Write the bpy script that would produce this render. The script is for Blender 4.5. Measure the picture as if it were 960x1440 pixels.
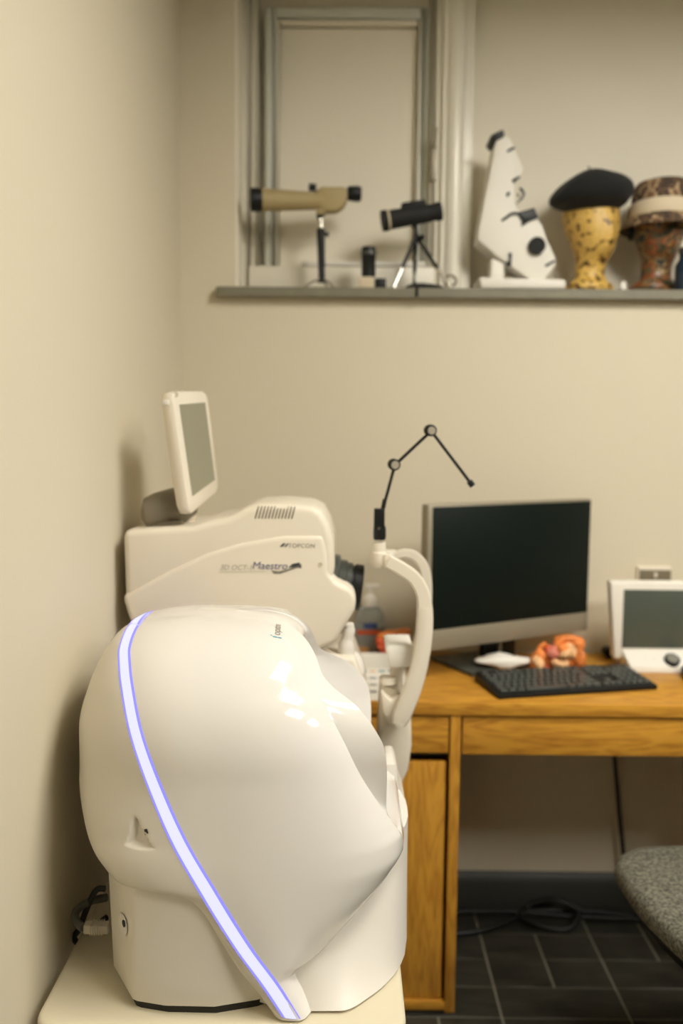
import bpy, bmesh, math, random
from mathutils import Vector, Matrix
from mathutils.bvhtree import BVHTree
for o in list(bpy.data.objects): bpy.data.objects.remove(o)
S = bpy.context.scene
COL = S.collection
rnd = random.Random(7)
# ---------------------------------------------------------------- camera
FPX, CH = 1180.0, 1.3545
PIT, YAW, ROLL = math.radians(5.32), math.radians(.3), math.radians(.5)
fw = Vector((-math.sin(YAW)*math.cos(PIT), math.cos(YAW)*math.cos(PIT), -math.sin(PIT)))
r0 = fw.cross(Vector((0, 0, 1))).normalized(); u0 = r0.cross(fw)
RV = r0*math.cos(ROLL)+u0*math.sin(ROLL); UV = u0*math.cos(ROLL)-r0*math.sin(ROLL)
CP = Vector((0, 0, CH))
cd = bpy.data.cameras.new('camera'); cam = bpy.data.objects.new('camera', cd); COL.objects.link(cam)
cam.matrix_world = Matrix(((RV.x, UV.x, -fw.x, CP.x), (RV.y, UV.y, -fw.y, CP.y), (RV.z, UV.z, -fw.z, CP.z), (0, 0, 0, 1)))
cd.sensor_fit = 'VERTICAL'; cd.sensor_height = 36; cd.lens = FPX*36/1440; cd.clip_start = .02
cd.dof.use_dof = True; cd.dof.focus_distance = 1.22; cd.dof.aperture_fstop = 2.0
S.camera = cam
# ---------------------------------------------------------------- world, exposure
w = bpy.data.worlds.new('world'); S.world = w; w.use_nodes = True
w.node_tree.nodes['Background'].inputs[0].default_value = (.9, .8, .6, 1)
w.node_tree.nodes['Background'].inputs[1].default_value = .02
S.view_settings.view_transform = 'Standard'; S.view_settings.look = 'None'
S.view_settings.exposure = 0.96; S.view_settings.gamma = 1.0; S.view_settings.use_curve_mapping = False
LAMP_POWER = 16.0          # emission strength of the ceiling panels
LAMP_COL = (1.0, .955, .865)

def ray(px, py): return fw + RV*((px-480)/FPX) + UV*((720-py)/FPX)
def at(px, py, X=None, Y=None, Z=None):        # a photo pixel on a known plane
    d = ray(px, py)
    t = (X-CP.x)/d.x if X is not None else ((Y-CP.y)/d.y if Y is not None else (Z-CP.z)/d.z)
    return CP + d*t
def ip(pts):                                     # monotone cubic through (t, v)
    pts = sorted(pts); x = [p[0] for p in pts]; y = [p[1] for p in pts]; n = len(x)
    d = [(y[i+1]-y[i])/(x[i+1]-x[i]) for i in range(n-1)]
    m = [d[0]]+[0 if d[i-1]*d[i] <= 0 else 2*d[i-1]*d[i]/(d[i-1]+d[i]) for i in range(1, n-1)]+[d[-1]]
    def f(t):
        if t <= x[0]: return y[0]
        if t >= x[-1]: return y[-1]
        i = 0
        while t > x[i+1]: i += 1
        h = x[i+1]-x[i]; s = (t-x[i])/h
        return y[i]*(1+2*s)*(1-s)**2+m[i]*h*s*(1-s)**2+y[i+1]*s*s*(3-2*s)+m[i+1]*h*s*s*(s-1)
    return f
def smooth(pts, n=8, closed=False):              # Catmull-Rom through points
    P = [Vector(p) for p in pts]; out = []; N = len(P)
    for i in range(N if closed else N-1):
        g = lambda k: P[k % N] if closed else P[max(0, min(N-1, k))]
        a, b, c, d = g(i-1), g(i), g(i+1), g(i+2)
        for k in range(n):
            t = k/n
            out.append(.5*((2*b)+(c-a)*t+(2*a-5*b+4*c-d)*t*t+(3*b-a-3*c+d)*t**3))
    if not closed: out.append(P[-1])
    return out
# ---------------------------------------------------------------- materials
M = {}
def mat(name, col, rough=.5, metal=0, spec=.5, coat=0, bump=0, bscale=60, var=0, vscale=8, emit=None, estr=0, trans=0, sss=0, stretch=None, sheen=0):
    m = bpy.data.materials.new(name); m.use_nodes = True; nt = m.node_tree; b = nt.nodes['Principled BSDF']
    b.inputs['Base Color'].default_value = (*col, 1); b.inputs['Roughness'].default_value = rough
    b.inputs['Metallic'].default_value = metal; b.inputs['Specular IOR Level'].default_value = spec
    b.inputs['Coat Weight'].default_value = coat; b.inputs['Coat Roughness'].default_value = .05
    b.inputs['Transmission Weight'].default_value = trans; b.inputs['Sheen Weight'].default_value = sheen
    if sss: b.inputs['Subsurface Weight'].default_value = sss; b.inputs['Subsurface Scale'].default_value = .01
    if emit: b.inputs['Emission Color'].default_value = (*emit, 1); b.inputs['Emission Strength'].default_value = estr
    if var or bump:
        tc = nt.nodes.new('ShaderNodeTexCoord'); mp = nt.nodes.new('ShaderNodeMapping'); nt.links.new(tc.outputs['Object'], mp.inputs['Vector'])
        if stretch: mp.inputs['Scale'].default_value = stretch
    if var:
        n = nt.nodes.new('ShaderNodeTexNoise'); n.inputs['Scale'].default_value = vscale; n.inputs['Detail'].default_value = 5
        nt.links.new(mp.outputs[0], n.inputs['Vector'])
        cr = nt.nodes.new('ShaderNodeValToRGB'); nt.links.new(n.outputs['Fac'], cr.inputs[0])
        cr.color_ramp.elements[0].position = .3; cr.color_ramp.elements[1].position = .7
        cr.color_ramp.elements[0].color = (*[max(0, c*(1-var)) for c in col], 1); cr.color_ramp.elements[1].color = (*[min(1, c*(1+var)) for c in col], 1)
        nt.links.new(cr.outputs[0], b.inputs['Base Color'])
    if bump:
        n = nt.nodes.new('ShaderNodeTexNoise'); n.inputs['Scale'].default_value = bscale; n.inputs['Detail'].default_value = 3
        nt.links.new(mp.outputs[0], n.inputs['Vector'])
        bp = nt.nodes.new('ShaderNodeBump'); bp.inputs['Strength'].default_value = bump; bp.inputs['Distance'].default_value = .004
        nt.links.new(n.outputs['Fac'], bp.inputs['Height']); nt.links.new(bp.outputs[0], b.inputs['Normal'])
    M[name] = m; return m
def wood(name, axis):
    m = bpy.data.materials.new(name); m.use_nodes = True; nt = m.node_tree; b = nt.nodes['Principled BSDF']
    tc = nt.nodes.new('ShaderNodeTexCoord'); mp = nt.nodes.new('ShaderNodeMapping'); nt.links.new(tc.outputs['Object'], mp.inputs[0])
    mp.inputs['Scale'].default_value = (1.6, 9, 11) if axis == 'x' else (11, 9, 1.6)
    n = nt.nodes.new('ShaderNodeTexNoise'); n.inputs['Scale'].default_value = 1.7; n.inputs['Detail'].default_value = 2.5; n.inputs['Distortion'].default_value = .6
    nt.links.new(mp.outputs[0], n.inputs['Vector'])
    mu = nt.nodes.new('ShaderNodeMath'); mu.operation = 'MULTIPLY'; mu.inputs[1].default_value = 7; nt.links.new(n.outputs['Fac'], mu.inputs[0])
    fr = nt.nodes.new('ShaderNodeMath'); fr.operation = 'PINGPONG'; fr.inputs[1].default_value = .5; nt.links.new(mu.outputs[0], fr.inputs[0])
    n2 = nt.nodes.new('ShaderNodeTexNoise'); n2.inputs['Scale'].default_value = 14; n2.inputs['Detail'].default_value = 4; nt.links.new(mp.outputs[0], n2.inputs['Vector'])
    ad = nt.nodes.new('ShaderNodeMath'); ad.operation = 'ADD'; nt.links.new(fr.outputs[0], ad.inputs[0]); nt.links.new(n2.outputs['Fac'], ad.inputs[1])
    cr = nt.nodes.new('ShaderNodeValToRGB'); nt.links.new(ad.outputs[0], cr.inputs[0])
    e = cr.color_ramp.elements; e[0].position = .3; e[0].color = (.39, .155, .013, 1); e[1].position = .95; e[1].color = (.63, .31, .036, 1)
    nt.links.new(cr.outputs[0], b.inputs['Base Color']); b.inputs['Roughness'].default_value = .38
    M[name] = m
def blotch(name, cols, scale, rough=.8, detail=3, seed=0.0):            # patches of several colours (camouflage, collage)
    m = bpy.data.materials.new(name); m.use_nodes = True; nt = m.node_tree; b = nt.nodes['Principled BSDF']
    tc = nt.nodes.new('ShaderNodeTexCoord'); mp = nt.nodes.new('ShaderNodeMapping'); mp.inputs['Location'].default_value = (seed, seed*.7, 0)
    nt.links.new(tc.outputs['Object'], mp.inputs[0])
    n = nt.nodes.new('ShaderNodeTexNoise'); n.inputs['Scale'].default_value = scale; n.inputs['Detail'].default_value = detail
    nt.links.new(mp.outputs[0], n.inputs['Vector'])
    cr = nt.nodes.new('ShaderNodeValToRGB'); cr.color_ramp.interpolation = 'CONSTANT'; nt.links.new(n.outputs['Fac'], cr.inputs[0])
    e = cr.color_ramp.elements; k = len(cols)
    while len(e) < k: e.new(.5)
    for i, c in enumerate(cols): e[i].position = 0 if i == 0 else .34+.32*i/k; e[i].color = (*c, 1)
    nt.links.new(cr.outputs[0], b.inputs['Base Color']); b.inputs['Roughness'].default_value = rough
    M[name] = m
mat('wall_paint_low_bounce', (.17, .15, .11), .8)  # unseen walls, darkened to keep bounced light low
mat('wall_paint', (.70, .634, .487), .75, bump=.05, bscale=220)
mat('recess_paint', (.88, .825, .69), .7)
mat('ceiling_paint', (.62, .60, .54), .9)
mat('gloss_trim', (.86, .82, .70), .25)
mat('window_paint', (.82, .77, .64), .4)
mat('sash_paint', (.68, .69, .61), .4)
mat('blind', (.88, .825, .69), .8)
mat('sill_paint', (.21, .195, .14), .5, var=.08, vscale=30)
mat('skirting', (.045, .047, .04), .5)
mat('tile', (.029, .028, .021), .42, var=.55, vscale=9, bump=.15, bscale=40, stretch=(1, 3, 1))
mat('grout', (.30, .28, .21), .9)
mat('white_gloss', (.82, .79, .745), .08, coat=.4, spec=.5)
mat('white_satin', (.78, .74, .67), .42)
mat('rear_satin', (.76, .71, .62), .35)
mat('cream', (.80, .73, .605), .4)
mat('cream_dark', (.60, .53, .40), .5)
mat('table_cream', (.72, .65, .48), .45)
mat('grey_taupe', (.20, .17, .12), .45)
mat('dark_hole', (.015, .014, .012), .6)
mat('black_plastic', (.007, .0075, .007), .45, spec=.35)
mat('black_soft', (.008, .008, .0075), .75, bump=.2, bscale=300)
mat('lens_grey', (.055, .06, .052), .3)
mat('glass_black', (.004, .006, .005), .12)
mat('lcd_grey', (.30, .285, .20), .6, spec=.2)
mat('screen_dark', (.004, .009, .007), .45, spec=.2)
mat('screen_grey', (.085, .1, .08), .3)
mat('silver', (.34, .30, .22), .4, metal=.3); mat('cap_silver', (.55, .5, .4), .3, metal=.4)
mat('chrome', (.75, .72, .65), .2, metal=1)
mat('led', (.05, .05, .1), .5, emit=(.46, .46, .86), estr=.9); mat('led_edge', (.05, .05, .1), .5, emit=(.20, .19, .80), estr=.75)
mat('tan_rubber', (.42, .33, .16), .55)
mat('white_card', (.84, .81, .73), .6)
mat('beige_card', (.62, .57, .44), .7)  # beige card colour of ledge, underline and buttons
mat('fabric_grey', (.13, .125, .095), .95, var=.75, vscale=160, bump=.5, bscale=260)
mat('felt_black', (.007, .0075, .007), .9, bump=.3, bscale=200, sheen=.06)
mat('orange', (.80, .24, .05), .6, var=.25, vscale=40)
mat('peach', (.88, .50, .24), .6, var=.2, vscale=40)
mat('red_orange', (.70, .12, .045), .6, var=.3, vscale=40)
mat('pink', (.78, .25, .18), .6, var=.3, vscale=40)
mat('paper', (.86, .83, .76), .8)
mat('clear_plastic', (.80, .86, .86), .08, trans=.85)
mat('gel', (.74, .80, .84), .2, trans=.25)
mat('label_red', (.75, .13, .05), .5)
mat('label_blue', (.05, .10, .28), .5)
mat('label_tan', (.72, .45, .18), .5)
mat('green_mark', (.03, .22, .16), .6)
mat('grey_mark', (.22, .21, .17), .6)
mat('teal', (.03, .36, .46), .5)
mat('print_grey', (.22, .20, .16), .6); mat('print_pale', (.42, .38, .31), .6)
mat('print_blue', (.05, .045, .16), .5)
mat('print_dark', (.05, .05, .05), .5)
mat('lamp_panel', (.9, .9, .9), .5, emit=LAMP_COL, estr=LAMP_POWER)
mat('socket_metal', (.22, .19, .13), .4, metal=.4)
mat('cable_black', (.008, .008, .008), .5)
mat('cable_grey', (.10, .10, .085), .5)
mat('plug_grey', (.45, .41, .32), .5)
mat('hat_band', (.66, .56, .40), .85)
mat('dark_blue', (.01, .025, .045), .3)
mat('bottle_glass', (.6, .66, .64), .1, trans=.7)
wood('oak_x', 'x'); wood('oak_z', 'z')
blotch('camo', [(.05, .03, .018), (.12, .07, .035), (.05, .03, .018), (.42, .29, .16), (.16, .09, .045)], 26)
blotch('collage_yellow', [(.08, .04, .01), (.30, .16, .03), (.66, .42, .09), (.72, .48, .13), (.66, .42, .09), (.62, .38, .08), (.70, .47, .14)], 55, .45)
blotch('collage_dark', [(.03, .03, .012), (.10, .08, .035), (.22, .05, .02), (.30, .15, .04), (.04, .03, .018), (.42, .28, .13), (.04, .05, .05)], 24, .35, seed=3.0)
# ---------------------------------------------------------------- mesh helpers
W = {}
def wm(o): return W.get(o.name, Matrix.Identity(4))
def tag(o, label=None, cat=None, group=None, kind=None):
    if label: o['label'] = label
    if cat: o['category'] = cat
    if group: o['group'] = group
    if kind: o['kind'] = kind
    return o
def thing(name, label, cat, loc=(0, 0, 0), rz=0, group=None):
    o = bpy.data.objects.new(name, None); COL.objects.link(o); o.empty_display_size = .05
    o.location = loc; o.rotation_euler = (0, 0, rz)
    W[o.name] = Matrix.Translation(Vector(loc)) @ Matrix.Rotation(rz, 4, 'Z')
    return tag(o, label, cat, group)
class MB:
    def __init__(s): s.v = []; s.f = []
    def add(s, v, f):
        n = len(s.v); s.v += [Vector(p) for p in v]; s.f += [[i+n for i in q] for q in f]; return s
    def box(s, x0, x1, y0, y1, z0, z1):
        v = [(x, y, z) for z in (z0, z1) for y in (y0, y1) for x in (x0, x1)]
        return s.add(v, [(0, 2, 3, 1), (4, 5, 7, 6), (0, 1, 5, 4), (2, 6, 7, 3), (0, 4, 6, 2), (1, 3, 7, 5)])
    def obox(s, c, size, m=None):                # oriented box
        b = MB().box(-size[0]/2, size[0]/2, -size[1]/2, size[1]/2, -size[2]/2, size[2]/2)
        m = Matrix.Translation(Vector(c)) @ (m.to_4x4() if m else Matrix.Identity(4))
        return s.add([m @ p for p in b.v], b.f)
    def loft(s, rings, cap0=True, cap1=True):
        n = len(rings[0]); v = [p for r in rings for p in r]
        f = [(k*n+i, k*n+(i+1) % n, (k+1)*n+(i+1) % n, (k+1)*n+i) for k in range(len(rings)-1) for i in range(n)]
        if cap0: f.append(list(range(n))[::-1])
        if cap1: f.append([(len(rings)-1)*n+i for i in range(n)])
        return s.add(v, f)
    def lathe(s, prof, seg=24, o=(0, 0, 0), axis=(0, 0, 1)):     # prof: (radius, height along axis)
        q = Vector((0, 0, 1)).rotation_difference(Vector(axis).normalized()); o = Vector(o)
        return s.loft([[o+q @ Vector((r*math.cos(2*math.pi*i/seg), r*math.sin(2*math.pi*i/seg), h)) for i in range(seg)] for r, h in prof])
    def tube(s, path, r, seg=10, ry=None):
        P = [Vector(p) for p in path]; rings = []; up = None
        for i, p in enumerate(P):
            t = (P[min(i+1, len(P)-1)]-P[max(i-1, 0)]).normalized()
            if up is None: up = Vector((0, 0, 1)) if abs(t.z) < .9 else Vector((1, 0, 0))
            a = t.cross(up).normalized(); b = a.cross(t).normalized(); up = b
            rr = r[i] if isinstance(r, (list, tuple)) else r
            rings.append([p+a*(rr*math.cos(2*math.pi*k/seg))+b*(rr*math.sin(2*math.pi*k/seg)) for k in range(seg)])
        return s.loft(rings)
    def prism(s, poly, y0, y1):                  # poly in (x, z), extruded along y
        n = len(poly)
        return s.add([(x, y0, z) for x, z in poly]+[(x, y1, z) for x, z in poly],
                     [list(range(n)), list(range(2*n-1, n-1, -1))]+[(i, n+i, n+(i+1) % n, (i+1) % n) for i in range(n)])
    def slab(s, poly, z0, z1):                   # poly in (x, y), extruded along z
        n = len(poly)
        return s.add([(x, y, z0) for x, y in poly]+[(x, y, z1) for x, y in poly],
                     [list(range(n-1, -1, -1)), list(range(n, 2*n))]+[(i, (i+1) % n, n+(i+1) % n, n+i) for i in range(n)])
    def build(s, name, m, parent=None, bevel=0, seg=2, ang=40, origin=None, world=True, sub=0, label=None):
        bm = bmesh.new(); vs = [bm.verts.new(p) for p in s.v]
        for f in s.f:
            try: bm.faces.new([vs[i] for i in f])
            except ValueError: pass
        bmesh.ops.remove_doubles(bm, verts=bm.verts, dist=1e-6)
        bmesh.ops.recalc_face_normals(bm, faces=bm.faces)
        if bevel:
            ed = [e for e in bm.edges if len(e.link_faces) == 2 and e.calc_face_angle(0) > math.radians(28)]
            bmesh.ops.bevel(bm, geom=ed, offset=bevel, segments=seg, profile=.5, affect='EDGES', clamp_overlap=True)
        if parent is not None:
            if world: bm.transform(wm(parent).inverted())
        else:
            if origin is None:
                x = [v.co.x for v in bm.verts]; y = [v.co.y for v in bm.verts]
                origin = Vector(((min(x)+max(x))/2, (min(y)+max(y))/2, min(v.co.z for v in bm.verts)))
            bm.transform(Matrix.Translation(-Vector(origin)))
        me = bpy.data.meshes.new(name); bm.to_mesh(me); bm.free()
        for p in me.polygons: p.use_smooth = True
        me.set_sharp_from_angle(angle=math.radians(ang))
        me.materials.append(M[m]); o = bpy.data.objects.new(name, me); COL.objects.link(o)
        if parent is not None: o.parent = parent; W[o.name] = wm(parent).copy()
        else: o.location = origin; W[o.name] = Matrix.Translation(Vector(origin))
        if sub:
            md = o.modifiers.new('subdivision', 'SUBSURF'); md.levels = sub; md.render_levels = sub
        if label: o['label'] = label
        return o
def dup(o, parent, delta):                       # a copy of a part, sharing its mesh
    c = o.copy(); COL.objects.link(c); c.parent = parent; c.location = Vector(o.location)+Vector(delta); W[c.name] = wm(o).copy(); return c
def rrect(x0, x1, y0, y1, r, n=6):
    out = []
    for cx, cy, a in ((x1-r, y1-r, 0), (x0+r, y1-r, 90), (x0+r, y0+r, 180), (x1-r, y0+r, 270)):
        for k in range(n+1):
            t = math.radians(a+90*k/n); out.append((cx+r*math.cos(t), cy+r*math.sin(t)))
    return out
def text_mesh(txt, size, shear=0, space=1.0):    # flat outline of a word: verts (x right, y up), faces
    cu = bpy.data.curves.new('t', 'FONT'); cu.body = txt; cu.size = size; cu.shear = shear; cu.space_character = space; cu.resolution_u = 3
    o = bpy.data.objects.new('t', cu); COL.objects.link(o)
    dg = bpy.context.evaluated_depsgraph_get(); me = bpy.data.meshes.new_from_object(o.evaluated_get(dg))
    v = [tuple(p.co) for p in me.vertices]; f = [list(p.vertices) for p in me.polygons]
    bpy.data.objects.remove(o); bpy.data.curves.remove(cu); bpy.data.meshes.remove(me)
    return v, f
def struct(o, label=None): o['kind'] = 'structure'; return o

# ================================================================ THE ROOM
XW, YW, CEIL, YR = -.45, 2.315, 2.62, 2.52       # left wall, back wall, ceiling, back of the window recess
RX0, SZ = at(330, 300, Y=YW).x, at(600, 405, Y=2.285).z       # recess jamb, sill top
XE, YB = 3.6, -3.2
fl = struct(MB().box(XW-.1, XE+.1, YB-.1, YR+.2, -.06, -.003).build('floor', 'grout'))
# floor tiles: modules of four by four cells, joints recessed
CXW, CYW, gp = .1495, .1105, .0042
tx0, ty0 = .376, 1.845                            # joint C and the front row joint, read on the floor plane
PAT = [(0, 0, 2, 1), (2, 0, 2, 1), (0, 1, 1, 2), (1, 1, 1, 1), (2, 1, 2, 1), (1, 2, 1, 1), (2, 2, 1, 1), (3, 2, 1, 2), (0, 3, 2, 1), (2, 3, 1, 1)]
tcache = {}
for mi in range(-2, 3):
    for mj in range(-9, 2):
        for (a, b, cw, ch) in PAT:
            x0 = tx0+(mi*4+a)*CXW; y0 = ty0+(mj*4+b)*CYW; x1 = x0+cw*CXW; y1 = y0+ch*CYW
            if x1 < XW or x0 > 1.9 or y0 > YW+.02 or y1 < .6: continue
            if y1 > YW or x0 < XW:
                x0 = max(x0, XW); y1 = min(y1, YW)
                if y1-y0 < .01 or x1-x0 < .01: continue
                MB().box(x0+gp/2, x1-gp/2, y0+gp/2, y1-gp/2, -.003, 0).build('tile', 'tile', fl, bevel=.0008, seg=1); continue
            k = (cw, ch)
            if k not in tcache:
                tcache[k] = (MB().box(x0+gp/2, x1-gp/2, y0+gp/2, y1-gp/2, -.003, 0).build('tile', 'tile', fl, bevel=.0008, seg=1), x0, y0)
            else:
                o, ox, oy = tcache[k]; dup(o, fl, (x0-ox, y0-oy, 0))
struct(MB().box(XW-.1, XE+.1, YB-.1, YR+.2, CEIL, CEIL+.08).build('ceiling', 'ceiling_paint'))
struct(MB().box(XW-.1, XW, YB-.1, YR+.2, -.06, CEIL).build('wall_left', 'wall_paint'))
struct(MB().box(XE, XE+.1, YB-.1, YR+.2, -.06, CEIL).build('wall_right', 'wall_paint_low_bounce'))
struct(MB().box(XW, XE, YB-.1, YB, -.06, CEIL).build('wall_front', 'wall_paint_low_bounce'))
wb = MB().box(XW, XE, YW, YR+.1, -.06, SZ-.024)                 # below the sill
wb.box(XW, RX0, YW, YR+.1, SZ-.024, CEIL)                       # pier left of the recess

struct(wb.build('wall_back', 'wall_paint', ang=30))
rl = MB().box(RX0, XE, YR, YR+.1, SZ-.024, CEIL).box(RX0, RX0+.006, YW+.012, YR, SZ, CEIL)
struct(rl.build('wall_recess', 'recess_paint', ang=30))
SX0 = at(303, 412, Y=2.285).x
struct(MB().slab(rrect(SX0, XE, 2.283, YW, .008), SZ-.024, SZ).box(RX0, XE, YW, YR, SZ-.024, SZ).build('trim_1', 'sill_paint', ang=30)); bpy.data.objects['trim_1']['label'] = 'grey painted window sill board'
struct(MB().add([(x, y, z) for x in (XW, XE) for y, z in ((YW, 0), (YW-.018, 0), (YW-.018, .075), (YW-.012, .092), (YW-.006, .1), (YW, .105))],
       [(0, 1, 7, 6), (1, 2, 8, 7), (2, 3, 9, 8), (3, 4, 10, 9), (4, 5, 11, 10), (5, 4, 3, 2, 1, 0), (6, 7, 8, 9, 10, 11), (0, 6, 11, 5)]).build('baseboard_back', 'skirting', ang=25))
struct(MB().box(XW, XW+.018, YB, YW-.018, 0, .1).build('baseboard_left', 'skirting', bevel=.004))
# window in the recess: casing, sash with painted panel, glossy rounded post beside it
win = tag(bpy.data.objects.new('window_1', None), kind='structure'); COL.objects.link(win); win.location = (0, YR, SZ); W['window_1'] = Matrix.Translation((0, YR, SZ))
def frame(mb, x0, x1, z0, z1, t, y0, y1):
    mb.box(x0, x0+t, y0, y1, z0, z1); mb.box(x1-t, x1, y0, y1, z0, z1); mb.box(x0+t, x1-t, y0, y1, z0, z0+t); mb.box(x0+t, x1-t, y0, y1, z1-t, z1)
wx = lambda px, Y=YR-.05: at(px, 200, Y=Y).x
wz = lambda py, Y=YR-.05: at(480, py, Y=Y).z
XO0, XO1, ZTOP = RX0+.002, wx(617), wz(-25)
for k, (t0, t1, y0) in enumerate(((0, .024, YR-.07), (.024, .045, YR-.055))):
    mb = MB(); frame(mb, XO0+t0, XO1-t0*.4, SZ+.005+t0, ZTOP+.05-t0, t1-t0, y0, YR-.001); mb.build('casing', 'window_paint', win, bevel=.005)
mb = MB(); frame(mb, wx(372), wx(606), SZ+.035, wz(8), .032, YR-.045, YR-.012); mb.build('sash', 'sash_paint', win, bevel=.006)
mb = MB(); frame(mb, wx(388), wx(590), SZ+.06, wz(28), .011, YR-.052, YR-.02); mb.build('glazing_bead', 'window_paint', win, bevel=.003)
MB().box(wx(392), wx(584), YR-.03, YR-.022, SZ+.06, wz(36)).build('pane', 'blind', win)
MB().box(XO0+.02, XO1-.01, YR-.075, YR-.03, SZ, wz(377)).build('window_board', 'window_paint', win, bevel=.003)
MB().box(wx(425), wx(600), YR-.078, YR-.03, wz(376.5), wz(370)).build('bottom_rail', 'white_card', win, bevel=.003)
lt = MB().box(wx(604), wx(612), YR-.085, YR-.055, wz(258), wz(208)).build('latch', 'silver', win, bevel=.003)
MB().tube([(wx(608), YR-.085, wz(212)), (wx(608), YR-.1, wz(205)), (wx(609), YR-.105, wz(188))], .006).build('latch_handle', 'silver', lt)
# glossy rounded boxing between window and the plain panel
pst = MB(); pr_ = [(wx(618, 2.45), YR), (wx(618, 2.45), 2.455), (wx(622, 2.44), 2.44)] + [(wx(640, 2.43)+.028*math.sin(math.radians(a)), 2.455-.03*math.cos(math.radians(a))) for a in range(-60, 91, 10)] + [(wx(664, 2.46), 2.46), (wx(664, 2.46), YR)]
pst.slab(pr_, SZ, CEIL); struct(pst.build('trim_2', 'gloss_trim', ang=35)); bpy.data.objects['trim_2']['label'] = 'glossy painted rounded post beside window'
# wall socket behind the white desktop device
so = thing('wall_socket', 'brushed metal wall socket above desk behind white framed screen', 'socket', at(917, 812, Y=YW))
a, b = at(895, 796, Y=YW), at(940, 840, Y=YW)
MB().box(a.x, b.x, YW-.012, YW, b.z, a.z).build('back_box', 'cream', so, bevel=.003)
MB().box(a.x+.004, b.x-.002, YW-.016, YW-.010, b.z+.004, a.z-.008).build('face_plate', 'socket_metal', so, bevel=.002)
MB().box((a.x+b.x)/2-.004, (a.x+b.x)/2+.004, YW-.022, YW-.016, a.z-.03, a.z-.015).build('switch', 'cream', so, bevel=.002)
# ceiling light panels (the room's lamps)
PANELS = [(.9, .95), (1.5, -.15), (2.6, -.15)]
for i, (x, y) in enumerate(PANELS):
    t = thing('ceiling_light', 'square white ceiling light panel in slim frame', 'ceiling light', (x, y, CEIL), group='ceiling light panels')
    mb = MB(); q = .3
    for a in (-1, 1):
        mb.box(x-q-.02, x+q+.02, y+a*(q+.01)-.01, y+a*(q+.01)+.01, CEIL-.02, CEIL); mb.box(x+a*(q+.01)-.01, x+a*(q+.01)+.01, y-q, y+q, CEIL-.02, CEIL)
    mb.build('frame', 'white_card', t)
    MB().box(x-q, x+q, y-q, y+q, CEIL-.012, CEIL-.002).build('diffuser', 'lamp_panel', t)

# ================================================================ RETINAL IMAGER (white egg with the light strip)
TZ = .53; YC = 1.35
def table(name, label, x0, x1, y0, y1, z, colx, sp=.16):
    t = thing(name, label, 'table', ((x0+x1)/2, (y0+y1)/2, 0))
    MB().slab(rrect(x0, x1, y0, y1, .03), z-.035, z).build('table_top', 'table_cream', t, bevel=.007, seg=3)
    yc = (y0+y1)/2
    MB().slab(rrect(colx-.05, colx+.05, yc-.05, yc+.05, .012), .06, z-.035).build('column', 'cream', t)
    for s in (-1, 1):
        MB().slab(rrect(x0+.02, x1-.02, yc+s*sp-.025, yc+s*sp+.025, .02), .03, .065).build('foot_bar', 'cream', t, bevel=.005)
    MB().box(colx-.05, colx+.05, yc-sp, yc+sp, .03, .06).build('cross_bar', 'cream', t, bevel=.004)
    for sx in (x0+.06, x1-.06):
        for s in (-1, 1): MB().lathe([(.0, 0), (.022, 0), (.022, .03), (0, .03)], 16, (sx, yc+s*sp, 0)).build('glide', 'black_plastic', t)
    return t
table('instrument_table', 'low cream instrument table carrying white retinal imager with light strip', -.432, .092, 1.095, 1.57, TZ, -.17)
op = thing('retinal_imager', 'glossy white egg-shaped retinal imager with glowing violet light strip on low table', 'eye scanner', (-.16, YC, TZ))
f_xb = ip([(1.067, -.24), (1.062, -.30), (1.052, -.335), (1.023, -.375), (.957, -.408), (.897, -.422), (.825, -.420), (.76, -.404), (.727, -.388), (.69, -.362), (.67, -.342), (.664, -.31), (.655, -.25), (.618, -.19), (.569, -.135), (.53, -.105)])
f_xm = ip([(1.067, -.23), (.95, -.21), (.87, -.19), (.785, -.17), (.71, -.15), (.63, -.12), (.585, -.095), (.53, -.06)])
f_xc = ip([(1.067, -.18), (1.06, -.125), (1.045, -.090), (1.03, -.074), (1.01, -.065), (.985, -.056), (.965, -.034), (.917, -.004), (.856, .026), (.808, .055), (.774, .077), (.753, .088), (.73, .090), (.70, .076), (.665, .048), (.625, .008), (.602, -.020), (.594, -.042), (.585, -.056), (.56, -.045), (.53, -.03)])
f_xr = ip([(1.067, -.175), (1.06, -.115), (1.045, -.077), (1.03, -.058), (1.01, -.044), (.99, -.034), (.975, -.016), (.958, .013), (.929, .042), (.894, .060), (.853, .064), (.81, .064), (.793, .066), (.765, .081), (.75, .090), (.73, .092), (.70, .078), (.665, .050), (.625, .010), (.602, -.018), (.594, -.038), (.585, -.052), (.56, -.041), (.53, -.026)])
f_dp = ip([(1.067, 0), (1.03, .01), (.99, .07), (.95, .11), (.9, .13), (.84, .12), (.79, .06), (.76, .005), (.73, -.006), (.53, -.01)])
f_yr = ip([(1.067, .35), (1.03, .40), (1.0, .48), (.975, .60), (.95, .68), (.91, .715), (.53, .715)])
f_yc = ip([(1.067, .75), (.90, .75), (.84, .715), (.79, .655), (.74, .585), (.69, .53), (.62, .51), (.585, .6), (.53, .6)])
f_n = ip([(1.067, 2.1), (.95, 2.25), (.85, 2.4), (.76, 3.2), (.68, 4.6), (.53, 4.6)])
def f_w(z):
    return .225*max(0, 1-(max(0, z-.87)/.197)**2.3)**(1/2.3) if z > .87 else .225+.02*(.87-z)/.34
def bez(p0, p1, p2, p3, n):
    out = []
    for k in range(n):
        t = k/n; s = 1-t
        out.append(tuple(s**3*a+3*s*s*t*b+3*s*t*t*c+t**3*d for a, b, c, d in zip(p0, p1, p2, p3)))
    return out
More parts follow.
